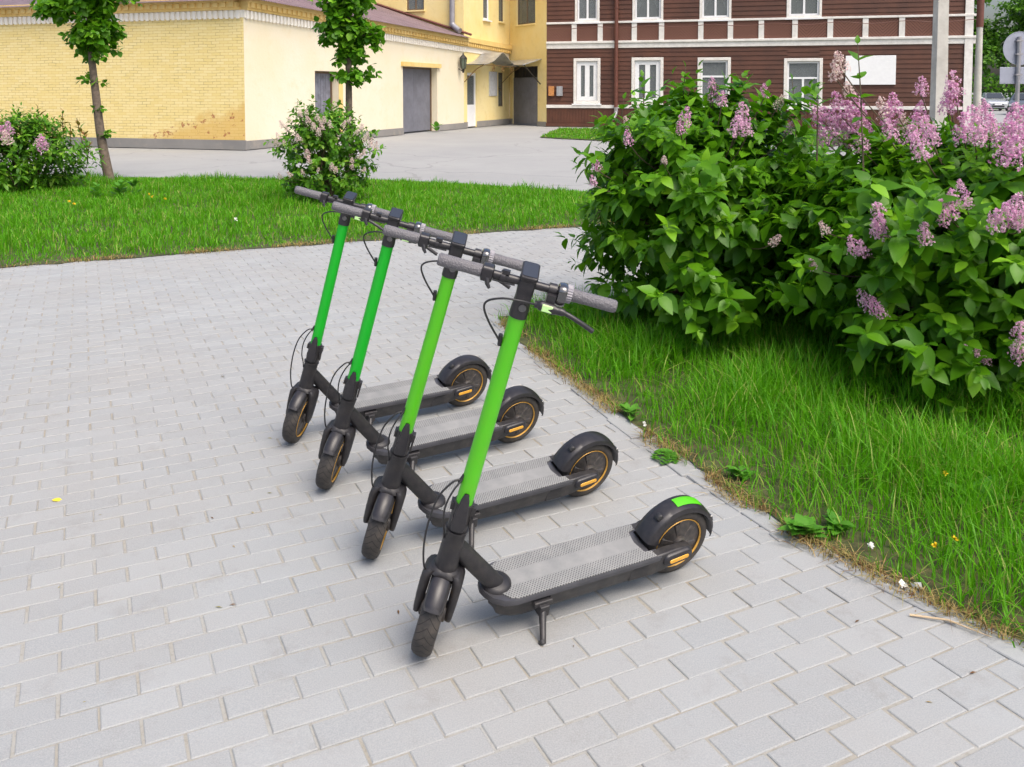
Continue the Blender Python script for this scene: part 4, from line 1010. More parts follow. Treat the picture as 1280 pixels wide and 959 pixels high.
def panicle(mat):
    FT = ([(0, 0, 0)] + [(.042 * math.cos(k * math.pi / 4), .042 * math.sin(k * math.pi / 4), .012) if k % 2 == 0 else (.014 * math.cos(k * math.pi / 4), .014 * math.sin(k * math.pi / 4), .0) for k in range(8)],
          [[0, 7, 8, 1][::1], [0, 1, 2], [0, 2, 3], [0, 3, 4], [0, 4, 5], [0, 5, 6], [0, 6, 7]])
    FT = (FT[0], [[0, 8, 1, 2], [0, 2, 3, 4], [0, 4, 5, 6], [0, 6, 7, 8]])
    P, Rs, Sz = [], [], []
    for lvl in range(9):
        z = .05 + lvl / 9 * .95; rad = .34 * (1 - lvl / 9) ** .7 + .05; kk = 10 if lvl < 6 else 5
        for j in range(kk):
            a = rng.uniform(0, 6.28); rr_ = rad * rng.uniform(.45, 1.05); cc = np.array([rr_ * math.cos(a), rr_ * math.sin(a), z + rng.normal(0, .03)])
            for q in range(6):
                n_ = unit(rng.normal(size=3) + np.array([math.cos(a), math.sin(a), .3]) * 1.1); pp = cc + n_ * .05 * rng.uniform(.6, 1.3)
                pp = pp * .97; P.append(pp); R_ = frame_from(unit(np.cross(n_, rng.normal(size=3))), n_); Rs.append(R_); Sz.append(rng.uniform(.8, 1.25))
    for lvl in range(14):
        for q in range(4):
            P.append(np.array([0, 0, lvl / 14])); Rs.append(frame_from(unit(rng.normal(size=3)), np.array([0, 0, 1.0]))); Sz.append(1.6)
    o = scatter('flower_cluster', FT, np.array(P), np.array(Rs), np.array(Sz), M[mat], None, smooth=False)
    me = o.data; bpy.data.objects.remove(o); MATW.pop(o, None) if False else None
    return me
PAN = {k: [panicle(k) for _ in range(4)] for k in ('pink', 'palepink')}

bush('lilac_bush', (1.23, 5.78, .80), (.84, .82, .76), (1.33, 5.95), 760, .112, M['lilac'],
     'large leafy lilac bush with few pink flowers, just behind the nearest handlebar', flowers=[
     (785, 172, .6), (783, 152, .45, 'palepink'), (745, 206, .55), (741, 226, .45), (857, 146, .75), (850, 160, .5), (928, 143, .9), (921, 158, .8), (934, 160, .6), (890, 104, .5), (893, 118, .7), (903, 124, .6), (955, 114, .6), (975, 128, .6, 'palepink'), (987, 160, .5), (970, 300, .5, 'palepink'), (830, 200, .35, 'palepink')],
     tall=[(857, 84, 6.0, 3), (803, 96, 6.0, 3), (780, 124, 5.8, 2), (925, 100, 6.0, 2), (990, 100, 6.2, 3)], fsize=.165)
bush('lilac_bush', (2.70, 4.98, .73), (1.14, 1.22, .70), (2.72, 5.12), 1280, .112, M['lilac'],
     'largest lilac bush at the right edge, covered in bright pink panicles', flowers=[
     (1022, 140, .9), (1035, 152, 1.1), (1048, 132, 1.0), (1060, 145, 1.1), (1075, 150, 1.1), (1045, 168, 1.1), (1062, 170, 1.0), (1082, 164, 1.0), (1030, 168, .9), (1070, 132, .9), (1078, 180, .7), (1050, 78, .8, 'palepink'), (1044, 90, .7, 'palepink'), (1060, 112, .6, 'palepink'),
     (1104, 135, .8, 'palepink'), (1112, 145, 1.0), (1118, 130, .8), (1112, 165, .9), (1128, 155, .8, 'palepink'), (1152, 108, .7), (1150, 140, .8), (1146, 158, .9), (1160, 160, .8), (1150, 184, .9), (1140, 170, .7), (1165, 170, .7), (1192, 105, .9), (1190, 120, .9), (1184, 130, .8),
     (1205, 160, 1.0), (1215, 150, 1.0), (1222, 165, .9), (1232, 148, 1.0), (1238, 160, .8), (1228, 135, .6), (1262, 160, 1.0), (1270, 150, 1.1), (1258, 172, .9), (1264, 190, 1.0), (1276, 178, 1.0), (1280, 152, 1.0),
     (1098, 264, .7), (1104, 282, .8), (1095, 286, .6), (1155, 292, .7), (1190, 248, .6), (1183, 262, .7), (1208, 250, .5), (1180, 272, .5), (1270, 258, .8), (1260, 270, .8), (1245, 275, .7), (1278, 272, .7), (1066, 306, .6), (1077, 310, .6), (1078, 372, .55), (1090, 380, .6), (1100, 388, .5), (1207, 436, .35), (1220, 443, .45), (1232, 449, .4), (1276, 412, .6), (1274, 432, .6), (1275, 445, .5), (1030, 285, .45, 'palepink'), (1015, 330, .4), (1200, 232, .4)],
     tall=[(1072, 55, 4.7, 5), (1022, 118, 4.9, 2)], fsize=.170, zmin=.06, ztop=1.40)
bush('lilac_bush', (1.98, 6.25, .60), (.62, .6, .62), (1.98, 6.2), 240, .115, M['lilac'], 'dark inner lilac with cream buds, filling the gap between the two big lilacs', flowers=[(968, 208, .5, 'palepink'), (988, 250, .5, 'palepink'), (1000, 300, .5, 'palepink'), (978, 300, .4, 'palepink'), (995, 190, .5, 'palepink')], fsize=.15)
bush('lilac_bush', (5.3, 6.6, .8), (1.1, 1.1, .85), (5.3, 6.6), 160, .14, M['lilac'], 'lilac bush beyond the right edge of the view, behind the largest one', fsize=.13) if False else None
bush('lilac_bush', (-2.66, 12.55, .72), (.72, .68, .70), (-2.66, 12.5), 380, .085, M['lilacfar'],
     'small rounded lilac with pale pink flowers on the far lawn beneath the young tree', flowers=[
     (385, 150, .8), (392, 158, .8), (398, 165, .7), (375, 142, .7), (383, 140, .6), (402, 158, .7), (352, 155, .7), (348, 170, .7), (345, 178, .7), (358, 160, .6), (362, 150, .6), (355, 178, .5), (373, 172, .7), (384, 192, .8), (386, 200, .7), (415, 208, .7), (420, 212, .6), (440, 208, .6), (440, 200, .5), (378, 215, .5), (398, 212, .4), (397, 148, .8), (405, 150, .7), (412, 155, .7), (452, 160, .8), (458, 172, .9), (464, 178, .9), (470, 182, .8), (455, 190, .6), (450, 195, .6), (446, 165, .6), (455, 212, .6), (350, 220, .6), (362, 218, .6), (437, 150, .6), (430, 155, .6)],
     fmat='palepink', fsize=.165, shoot=.22, tall=[(372, 128, 12.4, 3), (380, 132, 12.4, 3), (433, 130, 12.4, 3), (440, 136, 12.4, 3)], pairs=5, droop=.35)
bush('garden_shrub', (-7.95, 14.0, .62), (1.20, .9, .68), (-7.7, 14.0), 520, .12, M['lilacfar'],
     'dense dark green shrub with a single pink flower at the left edge', tmpl=NARROW, flowers=[(53, 180, 1.0), (50, 176, .8), (3, 165, 1.0), (10, 160, .9), (8, 172, .9, 'palepink')], fsize=.26, shoot=.28, up=.8, droop=.3)
# young reddish shoots standing above the shrub
sh = [o for o in bpy.data.objects if o.name.startswith('garden_shrub')][0]
P, Rs, Sz = [], [], []; mb = MB()
for (x, y, n_) in ((47, 133, 6), (78, 138, 6), (96, 148, 5), (18, 150, 5), (58, 150, 4), (30, 155, 4), (105, 165, 4), (66, 158, 4), (3, 152, 5), (88, 158, 4), (112, 178, 3), (40, 150, 4)):
    P, Rs, Sz = [], [], []; mb = MB(); e = np.array(at(x, y, 14.0 + rng.uniform(-.3, .3))); s0 = e - np.array([rng.normal(0, .05), 0, n_ * .07]); shoot_leaves(P, Rs, Sz, s0, e - s0, n_ * .07, n_ + 1, .12, -.15)
    mb.tube([tuple(s0 - np.array([0, 0, .2])), tuple(e)], .006, 5)
    so_ = scatter('young_shoot', NARROW, np.array(P), np.array(Rs), np.array(Sz), M['reddish'], sh); mb.build('shoot_stem', M['stem'], so_, world=True)

def tree(name, base, trunk, tr, crown, nsh, size, mat, label, tmpl=HEART, shoot=.3, limbs=12, droop=.6, cat='tree', group=None, pairs=4, smooth=True, barkm='bark', low=()):
    """crown: list of (cx,cy,cz,rx,ry,rz,weight)"""
    t = empty(name, base, label=label, cat=cat, **({'group': group} if group else {}))
    pth = smoothpath(trunk, 5); mb = MB(); mb.tube([tuple(p) for p in pth], [tr[0] + (tr[1] - tr[0]) * i / (len(pth) - 1) for i in range(len(pth))], 12)
    tk = mb.build('trunk', M[barkm], t, world=True)
    P, Rs, Sz, tips = [], [], [], []; wts = np.array([c[6] for c in crown], float); wts /= wts.sum()
    for i in range(nsh):
        c = crown[rng.choice(len(crown), p=wts)]; v = unit(rng.normal(size=3)); q = rng.uniform(.45, 1.05)
        p = np.array(c[:3]) + v * np.array(c[3:6]) * q
        d = unit(v + np.array([0, 0, -.05]) + rng.normal(0, .3, 3)); L_ = shoot * rng.uniform(.6, 1.3); bs = p - d * L_
        shoot_leaves(P, Rs, Sz, bs, d, L_, pairs, size, droop); tips.append(bs)
    for (x, y, Y_, k) in low:
        b_ = np.array(at(x, y, Y_))
        for _ in range(k): shoot_leaves(P, Rs, Sz, b_, unit(rng.normal(size=3) * [1, 1, .4]), .12, 2, size * .8, .2)
    scatter('crown', tmpl, np.array(P), np.array(Rs), np.array(Sz), mat, t, smooth)
    mb = MB(); 
    for i in rng.choice(len(tips), min(limbs, len(tips)), replace=False):
        e = Vector(tips[i]); s0 = min(pth[2:], key=lambda q: abs(q.z - (e.z - .35 * (e - q).length))); mb.tube(smoothpath([s0, s0.lerp(e, .5) + Vector((0, 0, .05)), e], 3), [tr[1] * .5] + [tr[1] * .25] * 5 + [tr[1] * .12], 5)
    mb.build('limb', M[barkm], t, world=True)
    return t
b1 = gnd(138, 229); k1 = at(127, 175, b1.y); k2 = at(120, 120, b1.y); k3 = at(114, 62, b1.y)
tree('young_tree', (b1.x, b1.y, 0), [(b1.x, b1.y, -.02), tuple(k1), tuple(k2), tuple(k3), (k3.x - .02, b1.y, 3.6), (k3.x, b1.y, 4.6)], (.085, .036),
     [(at(118, 30, b1.y).x, b1.y, 2.58, .48, .48, .5, 3), (at(120, 10, b1.y).x, b1.y, 3.25, .74, .7, .62, 4), (at(75, 5, b1.y).x, b1.y, 3.0, .45, .45, .28, 1), (k3.x, b1.y, 4.3, .8, .8, .8, 2.4)], 440, .13, M['linden'],
     'young tree at left with a bare leaning trunk in front of the brick wall', low=[(108, 100, b1.y, 4), (127, 103, b1.y, 3), (126, 135, b1.y, 2), (134, 168, b1.y, 5)])
Y2 = 14.6; t2 = at(436, 110, Y2); t3 = at(435, 40, Y2)
tree('young_tree', (t2.x, Y2, 0), [(t2.x + .02, Y2, -.02), (t2.x, Y2, 1.0), tuple(t2), tuple(t3), (t3.x, Y2, 3.6), (t3.x, Y2, 4.4)], (.065, .035),
     [(at(431, 30, Y2).x, Y2, 2.65, .50, .5, .48, 3), (at(436, 60, Y2).x, Y2, 2.25, .32, .35, .3, .9), (at(440, 94, Y2).x, Y2, 1.83, .46, .4, .09, .7), (at(430, -5, Y2).x, Y2, 3.25, .62, .6, .5, 3), (t3.x, Y2, 3.9, .6, .6, .6, 2), (at(468, 42, Y2).x, Y2, 2.5, .18, .25, .3, .5)], 430, .12, M['linden'],
     'young tree rising from behind the small pale lilac near the plank door')

# far trees beyond the road at right
def fartree(x, y, h, r, seed, label):
    cr = []
    for k in range(9):
        a = k * 2.4 + seed; cr.append((x + r * .55 * math.cos(a), y + r * .5 * math.sin(a), h * (.35 + .5 * ((k * .37 + seed) % 1)), r * .55, r * .55, h * .16, 1))
    cr.append((x, y, h * .8, r * .6, r * .6, h * .2, 1.5))
    tree('leafy_tree', (x, y, 0), [(x, y, -.1), (x + .1, y, h * .3), (x - .1, y, h * .6), (x, y, h * .85)], (.35, .1), cr, 900, .42, M['farleaf'], label, tmpl=QUADLEAF, shoot=1.0, pairs=4, limbs=30, group='large trees beyond the parked cars', smooth=False)
q = at(1240, 100, 80); fartree(q.x - 1, 84, 14, 5.5, .3, 'big leafy tree just right of the brown house corner')
q = at(1290, 100, 78); fartree(q.x + 4, 80, 12, 5.5, 1.7, 'big leafy tree behind the round sign')
q = at(1330, 100, 95); fartree(q.x + 6, 98, 15, 6.5, 3.1, 'tall leafy tree farthest right behind the parked cars')
# low dark hedge under the trees
P = []; Rs = []; Sz = []
hx0 = at(1225, 120, 78).x
for i in range(3800):
    p = np.array([rng.uniform(hx0 - 4, hx0 + 26), 79 + rng.uniform(-.8, .8), rng.uniform(0, 3.0)]); P.append(p); Rs.append(frame_from(unit(rng.normal(size=3)), unit(rng.normal(size=3)))); Sz.append(rng.uniform(.3, .5))
hg = empty('hedge', (hx0 + 10, 79, 0), label='dark hedge line under the far trees behind the parked cars', cat='hedge')
scatter('foliage', QUADLEAF, np.array(P), np.array(Rs), np.array(Sz), M['farleaf'], hg, False)

# ------------------------------------------------------------ weeds, flowers and litter
def rosette(x, y, n, size, label, tm=NARROW, up=.35, cat='weed', mat='weed', name='weed_plant', hgt=.0, g='weeds at the lawn edges'):
    r_ = empty(name, (x, y, 0), label=label, cat=cat, group=g); P, Rs, Sz = [], [], []
    for i in range(n):
        a = rng.uniform(0, 6.28); d = unit(np.array([math.cos(a), math.sin(a), up + rng.uniform(-.15, .5)]))
        P.append(np.array([x, y, .008 + hgt * rng.uniform(0, 1)]) + np.array([rng.normal(0, .012), rng.normal(0, .012), 0])); Rs.append(frame_from(d, np.array([0, 0, 1.0]))); Sz.append(size * rng.uniform(.6, 1.15))
    scatter('leaves', tm, np.array(P), np.array(Rs), np.array(Sz), M[mat], r_)
    return r_
for (x, y, n, s_, lb, tm) in (
    (1003, 672, 26, .085, 'broad green weed sprawling onto the pavers behind the nearest rear wheel', LEAF), (1048, 668, 18, .075, 'low weed just right of the broad sprawling weed', LEAF),
    (788, 522, 16, .06, 'small weed tuft on the lawn edge above the clover patch', LEAF), (925, 600, 14, .07, 'lone broad leaved weed inside the near lawn edge', LEAF),
    (150, 250, 34, .15, 'leafy weed at the foot of the leaning young tree', LEAF), (120, 250, 14, .13, 'low weed between the left shrub and the leaning trunk', LEAF), (168, 247, 20, .13, 'pale weed right of the leaning trunk', LEAF),
    (1225, 640, 7, .16, 'broad weed among the grass near the right edge', LEAF),
    (545, 165, 10, .35, 'weed clump growing at the corner of the big metal gate', LEAF), (33, 190, 6, .2, 'weed under the left shrub', LEAF) if False else (490, 330, 0, .1, '', LEAF)):
    if n:
        g_ = gnd(x, y); rosette(g_.x, g_.y, n, s_, lb, tm, hgt=.03 if s_ < .11 or s_ == .16 else .22, up=.35 if s_ < .11 or s_ == .16 else .8)
g_ = gnd(832, 574); cl = empty('clover_patch', (g_.x, g_.y, 0), label='small bright clover patch spilling over the paver edge', cat='weed', group='weeds at the lawn edges')
P, Rs, Sz = [], [], []
for i in range(190):
    a = rng.uniform(0, 6.28); q = .055 * math.sqrt(rng.uniform()); zz = .03 * (1 - (q / .055) ** 2) + .006
    for k in range(3):
        P.append(np.array([g_.x + q * math.cos(a), g_.y + q * math.sin(a) * 1.3, zz])); Rs.append(frame_from(unit(np.array([math.cos(k * 2.1 + a), math.sin(k * 2.1 + a), .25])), np.array([0, 0, 1.0]))); Sz.append(.011)
scatter('leaves', HEART, np.array(P), np.array(Rs), np.array(Sz), M['weed'], cl)
def blossom(px_, py_, hgt, m_, label, r_=.012, g='small lawn flowers'):
    p = gnd(px_, py_, hgt); e = empty('lawn_flower', (p.x, p.y, 0), label=label, cat='flower', group=g)
    mb = MB(); mb.tube([(p.x, p.y, 0), (p.x + .004, p.y, hgt)], .0015, 4); mb.build('stalk', M['weed'], e, world=True)
    P = []; Rs = []
    for k in range(16): n_ = unit(rng.normal(size=3) + np.array([0, 0, .9])); P.append(np.array([p.x + .004, p.y, hgt])); Rs.append(frame_from(n_, unit(rng.normal(size=3))))
    scatter('petals', LEAF, np.array(P), np.array(Rs), np.full(16, r_), M[m_], e)
for a_ in ((1167, 682, .08, 'yellowflower', 'yellow flower lowest of the three in the near lawn'), (1192, 674, .09, 'yellowflower', 'yellow flower just right of the lowest one in the near lawn'), (1181, 592, .12, 'yellowflower', 'yellow flower highest up in the near lawn grass'),
           (1087, 682, .05, 'whitefluff', 'small white flower head by the sprawling weed on the near lawn edge'), (804, 530, .08, 'whitefluff', 'small white flower head on the lawn edge by the weed tuft'), (294, 275, .22, 'whitefluff', 'white dandelion clock standing alone in the far lawn')):
    blossom(*a_, r_=.013 if a_[0] > 400 else .03)
for j_, (fx_, fy_) in enumerate(((86, 252), (92, 255), (190, 246), (186, 243), (206, 249))):
    blossom(fx_, fy_, .16, 'yellowflower', 'yellow lawn flower near the foot of the leaning young tree', r_=.022, g='yellow flowers by the leaning tree')
g_ = gnd(1135, 739)
mb = MB(); 
for k in range(5):
    a = k * 1.3; mb.add([(g_.x + .012 * k - .02, g_.y, .01), (g_.x + .012 * k - .02 + .02 * math.cos(a), g_.y + .02 * math.sin(a), .016), (g_.x + .012 * k - .02 + .012 * math.cos(a + 1), g_.y + .022 * math.sin(a + 1), .03), (g_.x + .012 * k - .025, g_.y + .012, .022)], [[0, 1, 2, 3]])
tag(mb.build('paper_scrap', M['whitefluff'], None), label='crumpled white scrap lying on the paver edge of the near lawn', cat='litter')
g_ = gnd(72, 626); mb = MB(); v, f = LEAF; mb.add([Vector((g_.x - .022 + x * .045, g_.y + y * .05, .004 + z * .03)) for x, y, z in v], f)
tag(mb.build('fallen_leaf', M['yellowleaf'], None), label='small yellow leaf lying alone on the pavers at left', cat='leaf')
a_, b_, c_ = gnd(1137, 771), gnd(1185, 780), gnd(1240, 800)
mb = MB(); mb.tube([(a_.x, a_.y, .006), (b_.x, b_.y, .012), (c_.x, c_.y, .008)], [.0035, .003, .001], 6)
tag(mb.build('dry_stalk', M['straw'], None), label='dry pale stalk lying across the paver edge at lower right', cat='stalk')

# ------------------------------------------------------------ electric scooters
WB_, TO, AL = .883, -.0084, .156
def rrect(hx, hy, r, n=4):
    out = []
    for sx, sy, a0 in ((1, 1, 0), (-1, 1, 90), (-1, -1, 180), (1, -1, 270)):
        for k in range(n + 1):
            a = R(a0 + 90 * k / n); out.append((sx * (hx - r) + r * math.cos(a), sy * (hy - r) + r * math.sin(a)))
    return out
def steer_m(delta): return Matrix.Translation((WB_ + TO, 0, 0)) @ Matrix.Rotation(-AL, 4, 'Y') @ Matrix.Rotation(delta, 4, 'Z')
def make_wheel(name, parent, local):
    mb = MB(); mb.lathe([(.012, -.030), (.075, -.021), (.086, -.022), (.088, 0), (.086, .022), (.075, .021), (.012, .030)], 'y', 56)
    for sy in (-1, 1):
        mb.lathe([(.001, sy * .025), (.028, sy * .025), (.028, sy * .036), (.022, sy * .040), (.001, sy * .040)], 'y', 28)
        for k in range(6):
            a = k * math.pi / 3 + .3; d = Vector((math.cos(a), 0, math.sin(a))); t_ = Vector((-math.sin(a), 0, math.cos(a)))
            p0, p1 = d * .026, d * .074; yy = Vector((0, sy * .022, 0)); y2 = Vector((0, sy * .029, 0))
            mb.add([p0 - t_ * .007 + yy, p0 + t_ * .007 + yy, p1 + t_ * .013 + yy, p1 - t_ * .013 + yy, p0 - t_ * .005 + y2, p0 + t_ * .005 + y2, p1 + t_ * .007 + yy * 1.12, p1 - t_ * .007 + yy * 1.12], [[4, 5, 6, 7], [0, 1, 5, 4], [1, 2, 6, 5], [2, 3, 7, 6], [3, 0, 4, 7]])
    wl = mb.build(name, M['hub'], parent, local=local, smooth=30)
    prof = [(.088, -.024), (.094, -.0285), (.104, -.0305), (.114, -.0275), (.1205, -.020), (.1240, -.010), (.125, 0), (.1240, .010), (.1205, .020), (.114, .0275), (.104, .0305), (.094, .0285), (.088, .024)]
    mb = MB(); mb.lathe(prof, 'y', 72); mb.build('tyre', M['tyre'], wl, smooth=50)
    mb = MB()
    for sy in (-1, 1):
        mb.lathe([(.0855, sy * .0262), (.0895, sy * .0300), (.0905, sy * .0280), (.0865, sy * .0240)], 'y', 64)
    mb.build('rim', M['gold'], wl, smooth=60)
    return wl
def make_scooter():
    s = empty('electric_scooter', (0, 0, 0))
    st = lambda: steer_m(0)
    # deck hull
    def outline(ins, fr=0.0, n=10):
        hw = .081 - ins; x1 = .742 - ins - fr; pts_ = []
        pts_ += [(.128 + ins * .3, -hw * .97), (.20, -hw)]
        pts_ += [(.655 - fr, -hw), (.690 - fr, -hw * .90), (.720 - fr, -hw * .62), (x1 - .006, -hw * .3), (x1, 0), (x1 - .006, hw * .3), (.720 - fr, hw * .62), (.690 - fr, hw * .90), (.655 - fr, hw)]
        pts_ += [(.20, hw), (.128 + ins * .3, hw * .97)]
        pts_ += [(.128 + ins * .3, .046), (.158, .044), (.158, -.044), (.128 + ins * .3, -.046)]
        return [(x * .978 - .012, y) for x, y in pts_]
    mb = MB(); mb.loft([[Vector((x, y, z)) for x, y in outline(i, f)] for z, i, f in ((.059, .034, .055), (.064, .026, .038), (.082, .017, .020), (.125, .013, .013), (.129, .010, .01))])
    dk = mb.build('deck', M['skirt'], s, smooth=30, bevel=.003)
    mb = MB(); mb.loft([[Vector((x, y, z)) for x, y in outline(i)] for z, i in ((.129, .004), (.133, 0), (.144, 0), (.149, .003))]); mb.build('deck_rim', M['edge'], dk, smooth=30)
    mo = [(.145, -.073), (.20, -.0755), (.648, -.0755), (.672, -.066), (.700, -.030), (.690, 0), (.700, .030), (.672, .066), (.648, .0755), (.20, .0755), (.145, .073), (.150, .05), (.175, .045), (.185, 0), (.175, -.045), (.150, -.05)]
    mb = MB(); mb.loft([[Vector((x * .978 - .012, y, z)) for x, y in mo] for z in (.146, .1525)]); mb.build('foot_mat', M['deckmat'], s, smooth=0, bevel=.0012, seg=1)
    # down tube, its collar on the deck, head tube
    hd0 = Vector((WB_ + TO - .345 * math.sin(AL), 0, .345 * math.cos(AL)))
    mb = MB(); p0 = Vector((.646, 0, .128)); mb.tube([p0, p0.lerp(hd0, .15), p0.lerp(hd0, .85), hd0], [.029, .0265, .0265, .0265], 24); 
    mb.lathe([(.001, .147), (.046, .147), (.044, .155), (.034, .163), (.001, .166)], 'z', 28, (.660, 0, 0)); mb.build('down_tube', M['black'], s, smooth=50)
    mb = MB(); prof = [(.001, .266), (.0325, .266), (.033, .276), (.031, .303), (.0300, .36), (.0305, .383), (.0325, .386), (.0325, .394), (.001, .396)]
    mb.lathe(prof, 'z', 32); mb.build('head_tube', M['black'], s, local=st(), smooth=50)
    # rear wheel, arms, fender
    rw = make_wheel('rear_wheel', s, Matrix.Translation((.006, 0, .1245)))
    for sy in (-1, 1):
        mb = MB(); sec = []
        for x, z0, z1, yo in ((.218, .068, .128, .066), (.178, .072, .130, .070), (.138, .080, .149, .0785), (.095, .088, .152, .079), (.06, .094, .152, .076), (.02, .100, .149, .074), (-.012, .106, .143, .072)):
            yi = .046 if x < .13 else .05
            sec.append([Vector((x, sy * yi, z0)), Vector((x, sy * (yo - .004), z0)), Vector((x, sy * yo, z0 + .008)), Vector((x, sy * yo, z1 - .008)), Vector((x, sy * (yo - .004), z1)), Vector((x, sy * yi, z1))])
        mb.loft(sec); ar = mb.build('rear_arm', M['skirt'], s, smooth=40, bevel=.003)
        T2 = Matrix.Translation((.050, sy * .075, .129)) @ Matrix.Rotation(R(6), 4, 'Y')
        mb = MB(); mb.loft([[T2 @ Vector((x, sy * yy, z)) for x, z in rrect(hx, hz, min(hx, hz) * .98, 5)] for hx, hz, yy in ((.056, .0215, 0), (.055, .0205, .008), (.051, .0165, .0125))]); bk = mb.build('axle_cover', M['plastic'], s, smooth=50)
        mb = MB(); mb.loft([[T2 @ Vector((x - .002, sy * yy, z - .002)) for x, z in rrect(hx, hz, hz * .98, 5)] for hx, hz, yy in ((.037, .0068, .0120), (.036, .006, .0145))]); mb.build('side_reflector', M['amber'], bk, smooth=50)
    mb = MB(); rings = []; n = 26; cx, cz = .006, .122
    def fsec(a, k):
        """U section of the fender at angle a (0 = forward, pi/2 = up); k thins it"""
        d = Vector((math.cos(a), 0, math.sin(a))); f = (a - R(18)) / R(164); front = max(0, 1 - f / .28)
        ro = .1425 + .006 * front; hw = .0375 + .003 * front; skirt = .013 + .034 * front ** 1.2 + .004 * math.sin(math.pi * f)
        if f > .86: hw *= 1 - (f - .86) * 1.2
        out = [(hw, ro - skirt), (hw, ro - .012), (hw * .86, ro - .003), (hw * .45, ro + .001), (0, ro + .002), (-hw * .45, ro + .001), (-hw * .86, ro - .003), (-hw, ro - .012), (-hw, ro - skirt)]
        inn = [(y * .93, r_ - (.003 if abs(y) < hw * .95 else 0)) for y, r_ in out[::-1]]
        return [Vector((cx, 0, cz)) + d * r_ + Vector((0, y, 0)) for y, r_ in out + inn]
    for i in range(n + 1): rings.append(fsec(R(18) + R(164) * i / n, 1))
    mb.loft(rings); fn = mb.build('rear_fender', M['plastic'], s, smooth=45)
    mb = MB(); d = Vector((math.cos(R(52)), 0, math.sin(R(52)))); c_ = Vector((cx, 0, cz)) + d * .146
    mb.loft([[c_ + d * h + Vector((-d.z, 0, d.x)) * x + Vector((0, y + .012, 0)) for x, y in rrect(a, b, .004, 3)] for a, b, h in ((.012, .011, -.004), (.011, .010, .008), (.006, .007, .012))]); mb.build('fold_hook', M['cable'], fn, smooth=40)
    mb = MB(); d = Vector((math.cos(R(158)), 0, math.sin(R(158)))); c_ = Vector((cx, 0, cz)) + d * .143; t_ = Vector((-d.z, 0, d.x))
    mb.loft([[c_ + d * h + t_ * x + Vector((0, y, 0)) for x, y in rrect(.012, .020, .004, 3)] for h in (-.003, .006)]); mb.build('tail_light', M['amber'] if False else M['gloss'], fn, smooth=40)
    # kickstand on the left
    mb = MB(); mb.box((.511, .060, .104), (.571, .087, .121)); mb.box((.525, .062, .076), (.557, .098, .112)); kb = None
    ks = mb.build('kickstand', M['skirt'], s, smooth=0, bevel=.003)
    mb = MB(); mb.tube([(.542, .084, .094), (.556, .118, .070), (.570, .152, .044)], [.0125, .0100, .0092], 10); mb.tube([(.5715, .146, .050), (.5725, .154, .044)], [.0110, .0100], 10); mb.build('leg', M['skirt'], ks, smooth=50)
    # ---- steering assembly, in the frame of the steering axis
    parts = []
    def sp(mb, name, mat, **kw): o = mb.build(name, mat, s, local=st(), **kw); parts.append(o); return o
    mb = MB()
    mb.loft([[Vector((x, y, z)) for x, y in rrect(hx, hy, min(hx, hy) * .9, 5)] for z, hx, hy in ((.272, .032, .033), (.267, .036, .039), (.262, .039, .045), (.2560, .040, .050))])
    for sy in (-1, 1):
        mb.loft([[Vector((x + xo, y + sy * yc, z)) for x, y in rrect(hx, hy, hy * .85, 4)] for z, hx, hy, xo, yc in ((.266, .0350, .0100, 0, .0340), (.259, .0390, .0115, 0, .0395), (.246, .0400, .0135, 0, .0440), (.228, .038, .0140, 0, .0455), (.180, .034, .0130, .002, .0460), (.130, .026, .0100, .003, .0470), (.114, .019, .008, .003, .0470), (.108, .010, .005, .003, .0470))])
    mb.tube([(0, -.045, .1275), (0, .045, .1275)], .009, 10)
    fk = sp(mb, 'fork', M['black'], smooth=45)
    fw_ = make_wheel('front_wheel', s, st() @ Matrix.Translation((0, 0, .1275))); parts.append(fw_)
    mb = MB(); rings = []
    for i in range(15):
        a = R(34) + R(36) * i / 14; d = Vector((math.cos(a), 0, math.sin(a))); hw = .0275 - .005 * max(0, 1 - i / 3.0) ** 2
        ro = .143; out = [(hw, ro - .022), (hw, ro - .010), (hw * .75, ro), (0, ro + .004), (-hw * .75, ro), (-hw, ro - .010), (-hw, ro - .022)]
        inn = [(y * .9, r_ - .003) for y, r_ in out[::-1]]
        rings.append([Vector((0, 0, .1275)) + d * r_ + Vector((0, y, 0)) for y, r_ in out + inn])
    mb.loft(rings); sp(mb, 'front_fender', M['plastic'], smooth=45)
    # lower stem socket with folding latch
    mb = MB(); mb.lathe([(.001, .396), (.0285, .396), (.0275, .43), (.0270, .463), (.0285, .466), (.0285, .478), (.001, .480)], 'z', 28)
    mb.box((-.020, -.034, .450), (.010, -.024, .470)); mb.box((-.012, .024, .446), (.012, .037, .472)); mb.box((-.005, .030, .408), (.010, .036, .448))
    so = sp(mb, 'stem_socket', M['black'], smooth=40)
    mb = MB(); mb.loft([[Vector((x + xo, y, z)) for x, y in rrect(hx, hy, .004, 3)] for z, hx, hy, xo in ((.404, .006, .017, .029), (.420, .007, .020, .031), (.463, .007, .017, .030), (.500, .006, .012, .030), (.518, .003, .006, .027))])
    mb.box((.020, -.022, .428), (.035, -.012, .444)); mb.box((.020, .010, .420), (.036, .020, .434))
    mb.build('fold_latch', M['plastic'], so, smooth=40, bevel=.0015)
    mb = MB(); mb.tube([(0, 0, .463), (0, 0, .60), (0, 0, 1.046)], [.0236, .0232, .0222], 36); stem = sp(mb, 'stem', M['lime'], smooth=50)
    mb = MB(); mb.tube([(0, 0, 1.043), (0, 0, 1.062), (0, 0, 1.10), (0, 0, 1.125)], [.0245, .0245, .022, .020], 30)
